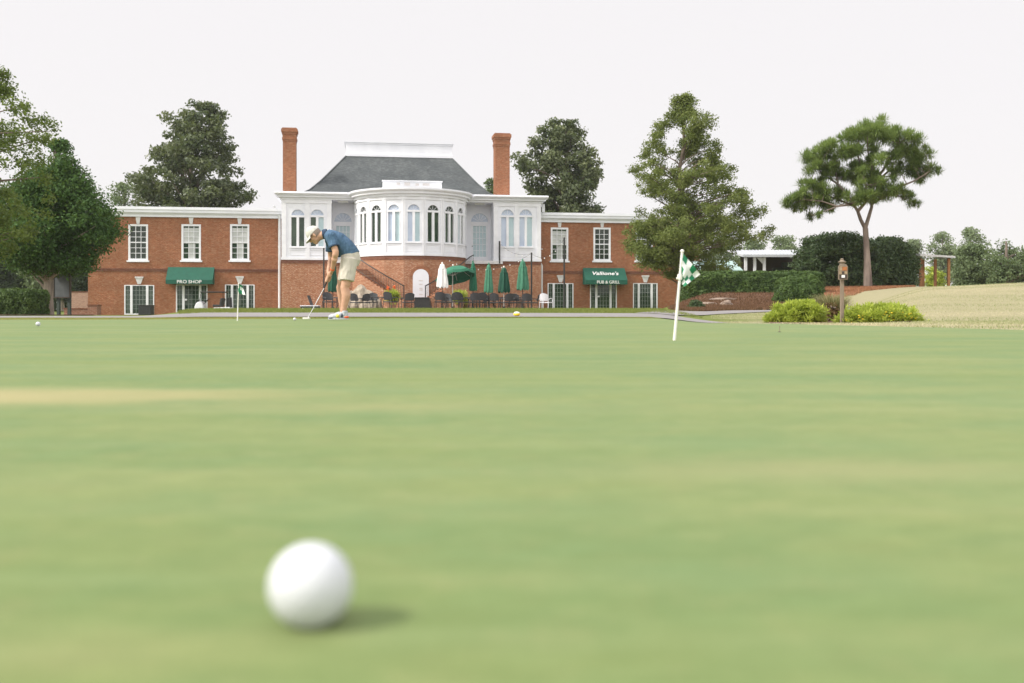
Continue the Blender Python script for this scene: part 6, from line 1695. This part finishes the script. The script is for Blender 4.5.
# thin even cloud over the blue sky, brighter overhead than at the horizon
tc = nt.nodes.new('ShaderNodeTexCoord'); sp = nt.nodes.new('ShaderNodeSeparateXYZ'); nt.links.new(tc.outputs['Generated'], sp.inputs[0])
mr = nt.nodes.new('ShaderNodeMapRange'); mr.inputs['From Min'].default_value = 0.30; mr.inputs['From Max'].default_value = 0.9; mr.interpolation_type = 'SMOOTHSTEP'
nt.links.new(sp.outputs['Z'], mr.inputs['Value'])
nz = nt.nodes.new('ShaderNodeTexNoise'); nz.inputs['Scale'].default_value = 1.6; nz.inputs['Detail'].default_value = 3.0; nt.links.new(tc.outputs['Generated'], nz.inputs['Vector'])
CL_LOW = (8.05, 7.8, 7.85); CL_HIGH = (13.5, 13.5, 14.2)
BACK_FILL = (15.6, 15.2, 14.8)
cloud = mixc(nt, mr.outputs['Result'], CL_LOW, CL_HIGH)
# fill brightness added to the sky behind the camera, front-lighting the facade
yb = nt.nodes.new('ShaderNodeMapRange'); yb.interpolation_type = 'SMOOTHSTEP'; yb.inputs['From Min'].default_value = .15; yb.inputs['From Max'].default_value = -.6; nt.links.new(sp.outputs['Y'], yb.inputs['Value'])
cloud = mixc(nt, yb.outputs['Result'], cloud, BACK_FILL)
thick = nt.nodes.new('ShaderNodeMapRange'); thick.inputs['To Min'].default_value = .90; thick.inputs['To Max'].default_value = 1.0; thick.inputs['From Min'].default_value = .3; thick.inputs['From Max'].default_value = .7
nt.links.new(nz.outputs['Fac'], thick.inputs['Value'])
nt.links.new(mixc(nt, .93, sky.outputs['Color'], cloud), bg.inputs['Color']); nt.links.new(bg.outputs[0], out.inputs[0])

# the air of a hazy day: one closed box round everything that stands on the ground
hz = MB(); hz.box(-430, 430, -70, 430, -1.6, 30.0); hm = bpy.data.materials.new('hazy_air'); hm.use_nodes = True; hn = hm.node_tree; hn.nodes.clear()
ho = hn.nodes.new('ShaderNodeOutputMaterial'); hv = hn.nodes.new('ShaderNodeVolumePrincipled'); hv.inputs['Color'].default_value = (.93, .95, .97, 1); hv.inputs['Density'].default_value = HAZE; hv.inputs['Anisotropy'].default_value = 0.2
hn.links.new(hv.outputs[0], ho.inputs['Volume'])
hobj = hz.build('haze', hm); hobj['kind'] = 'stuff'

cam = bpy.data.cameras.new('camera'); co = bpy.data.objects.new('camera', cam); COL.objects.link(co); scene.camera = co
cam.sensor_width = 36.0; cam.lens = F * 36.0 / 1024; cam.clip_start = .05; cam.clip_end = 6000
co.location = (0, 0, CAMH); co.rotation_euler = (R(90), 0, 0); cam.shift_y = -(341.5 - HZ) / 1024
cam.dof.use_dof = True; cam.dof.focus_distance = 15.5; cam.dof.aperture_fstop = 4.0; cam.dof.aperture_blades = 9
scene.view_settings.view_transform = 'Standard'; scene.view_settings.look = 'None'; scene.view_settings.gamma = 1.0; scene.view_settings.exposure = 0.28
scene.view_settings.use_curve_mapping = False
scene.cycles.max_bounces = 6; scene.cycles.diffuse_bounces = 3; scene.cycles.glossy_bounces = 3; scene.cycles.transmission_bounces = 4; scene.cycles.transparent_max_bounces = 8
scene.cycles.use_denoising = True; scene.cycles.denoiser = 'OPENIMAGEDENOISE'; scene.cycles.denoising_input_passes = 'RGB_ALBEDO_NORMAL'; scene.cycles.denoising_prefilter = 'ACCURATE'
scene.cycles.volume_bounces = 1
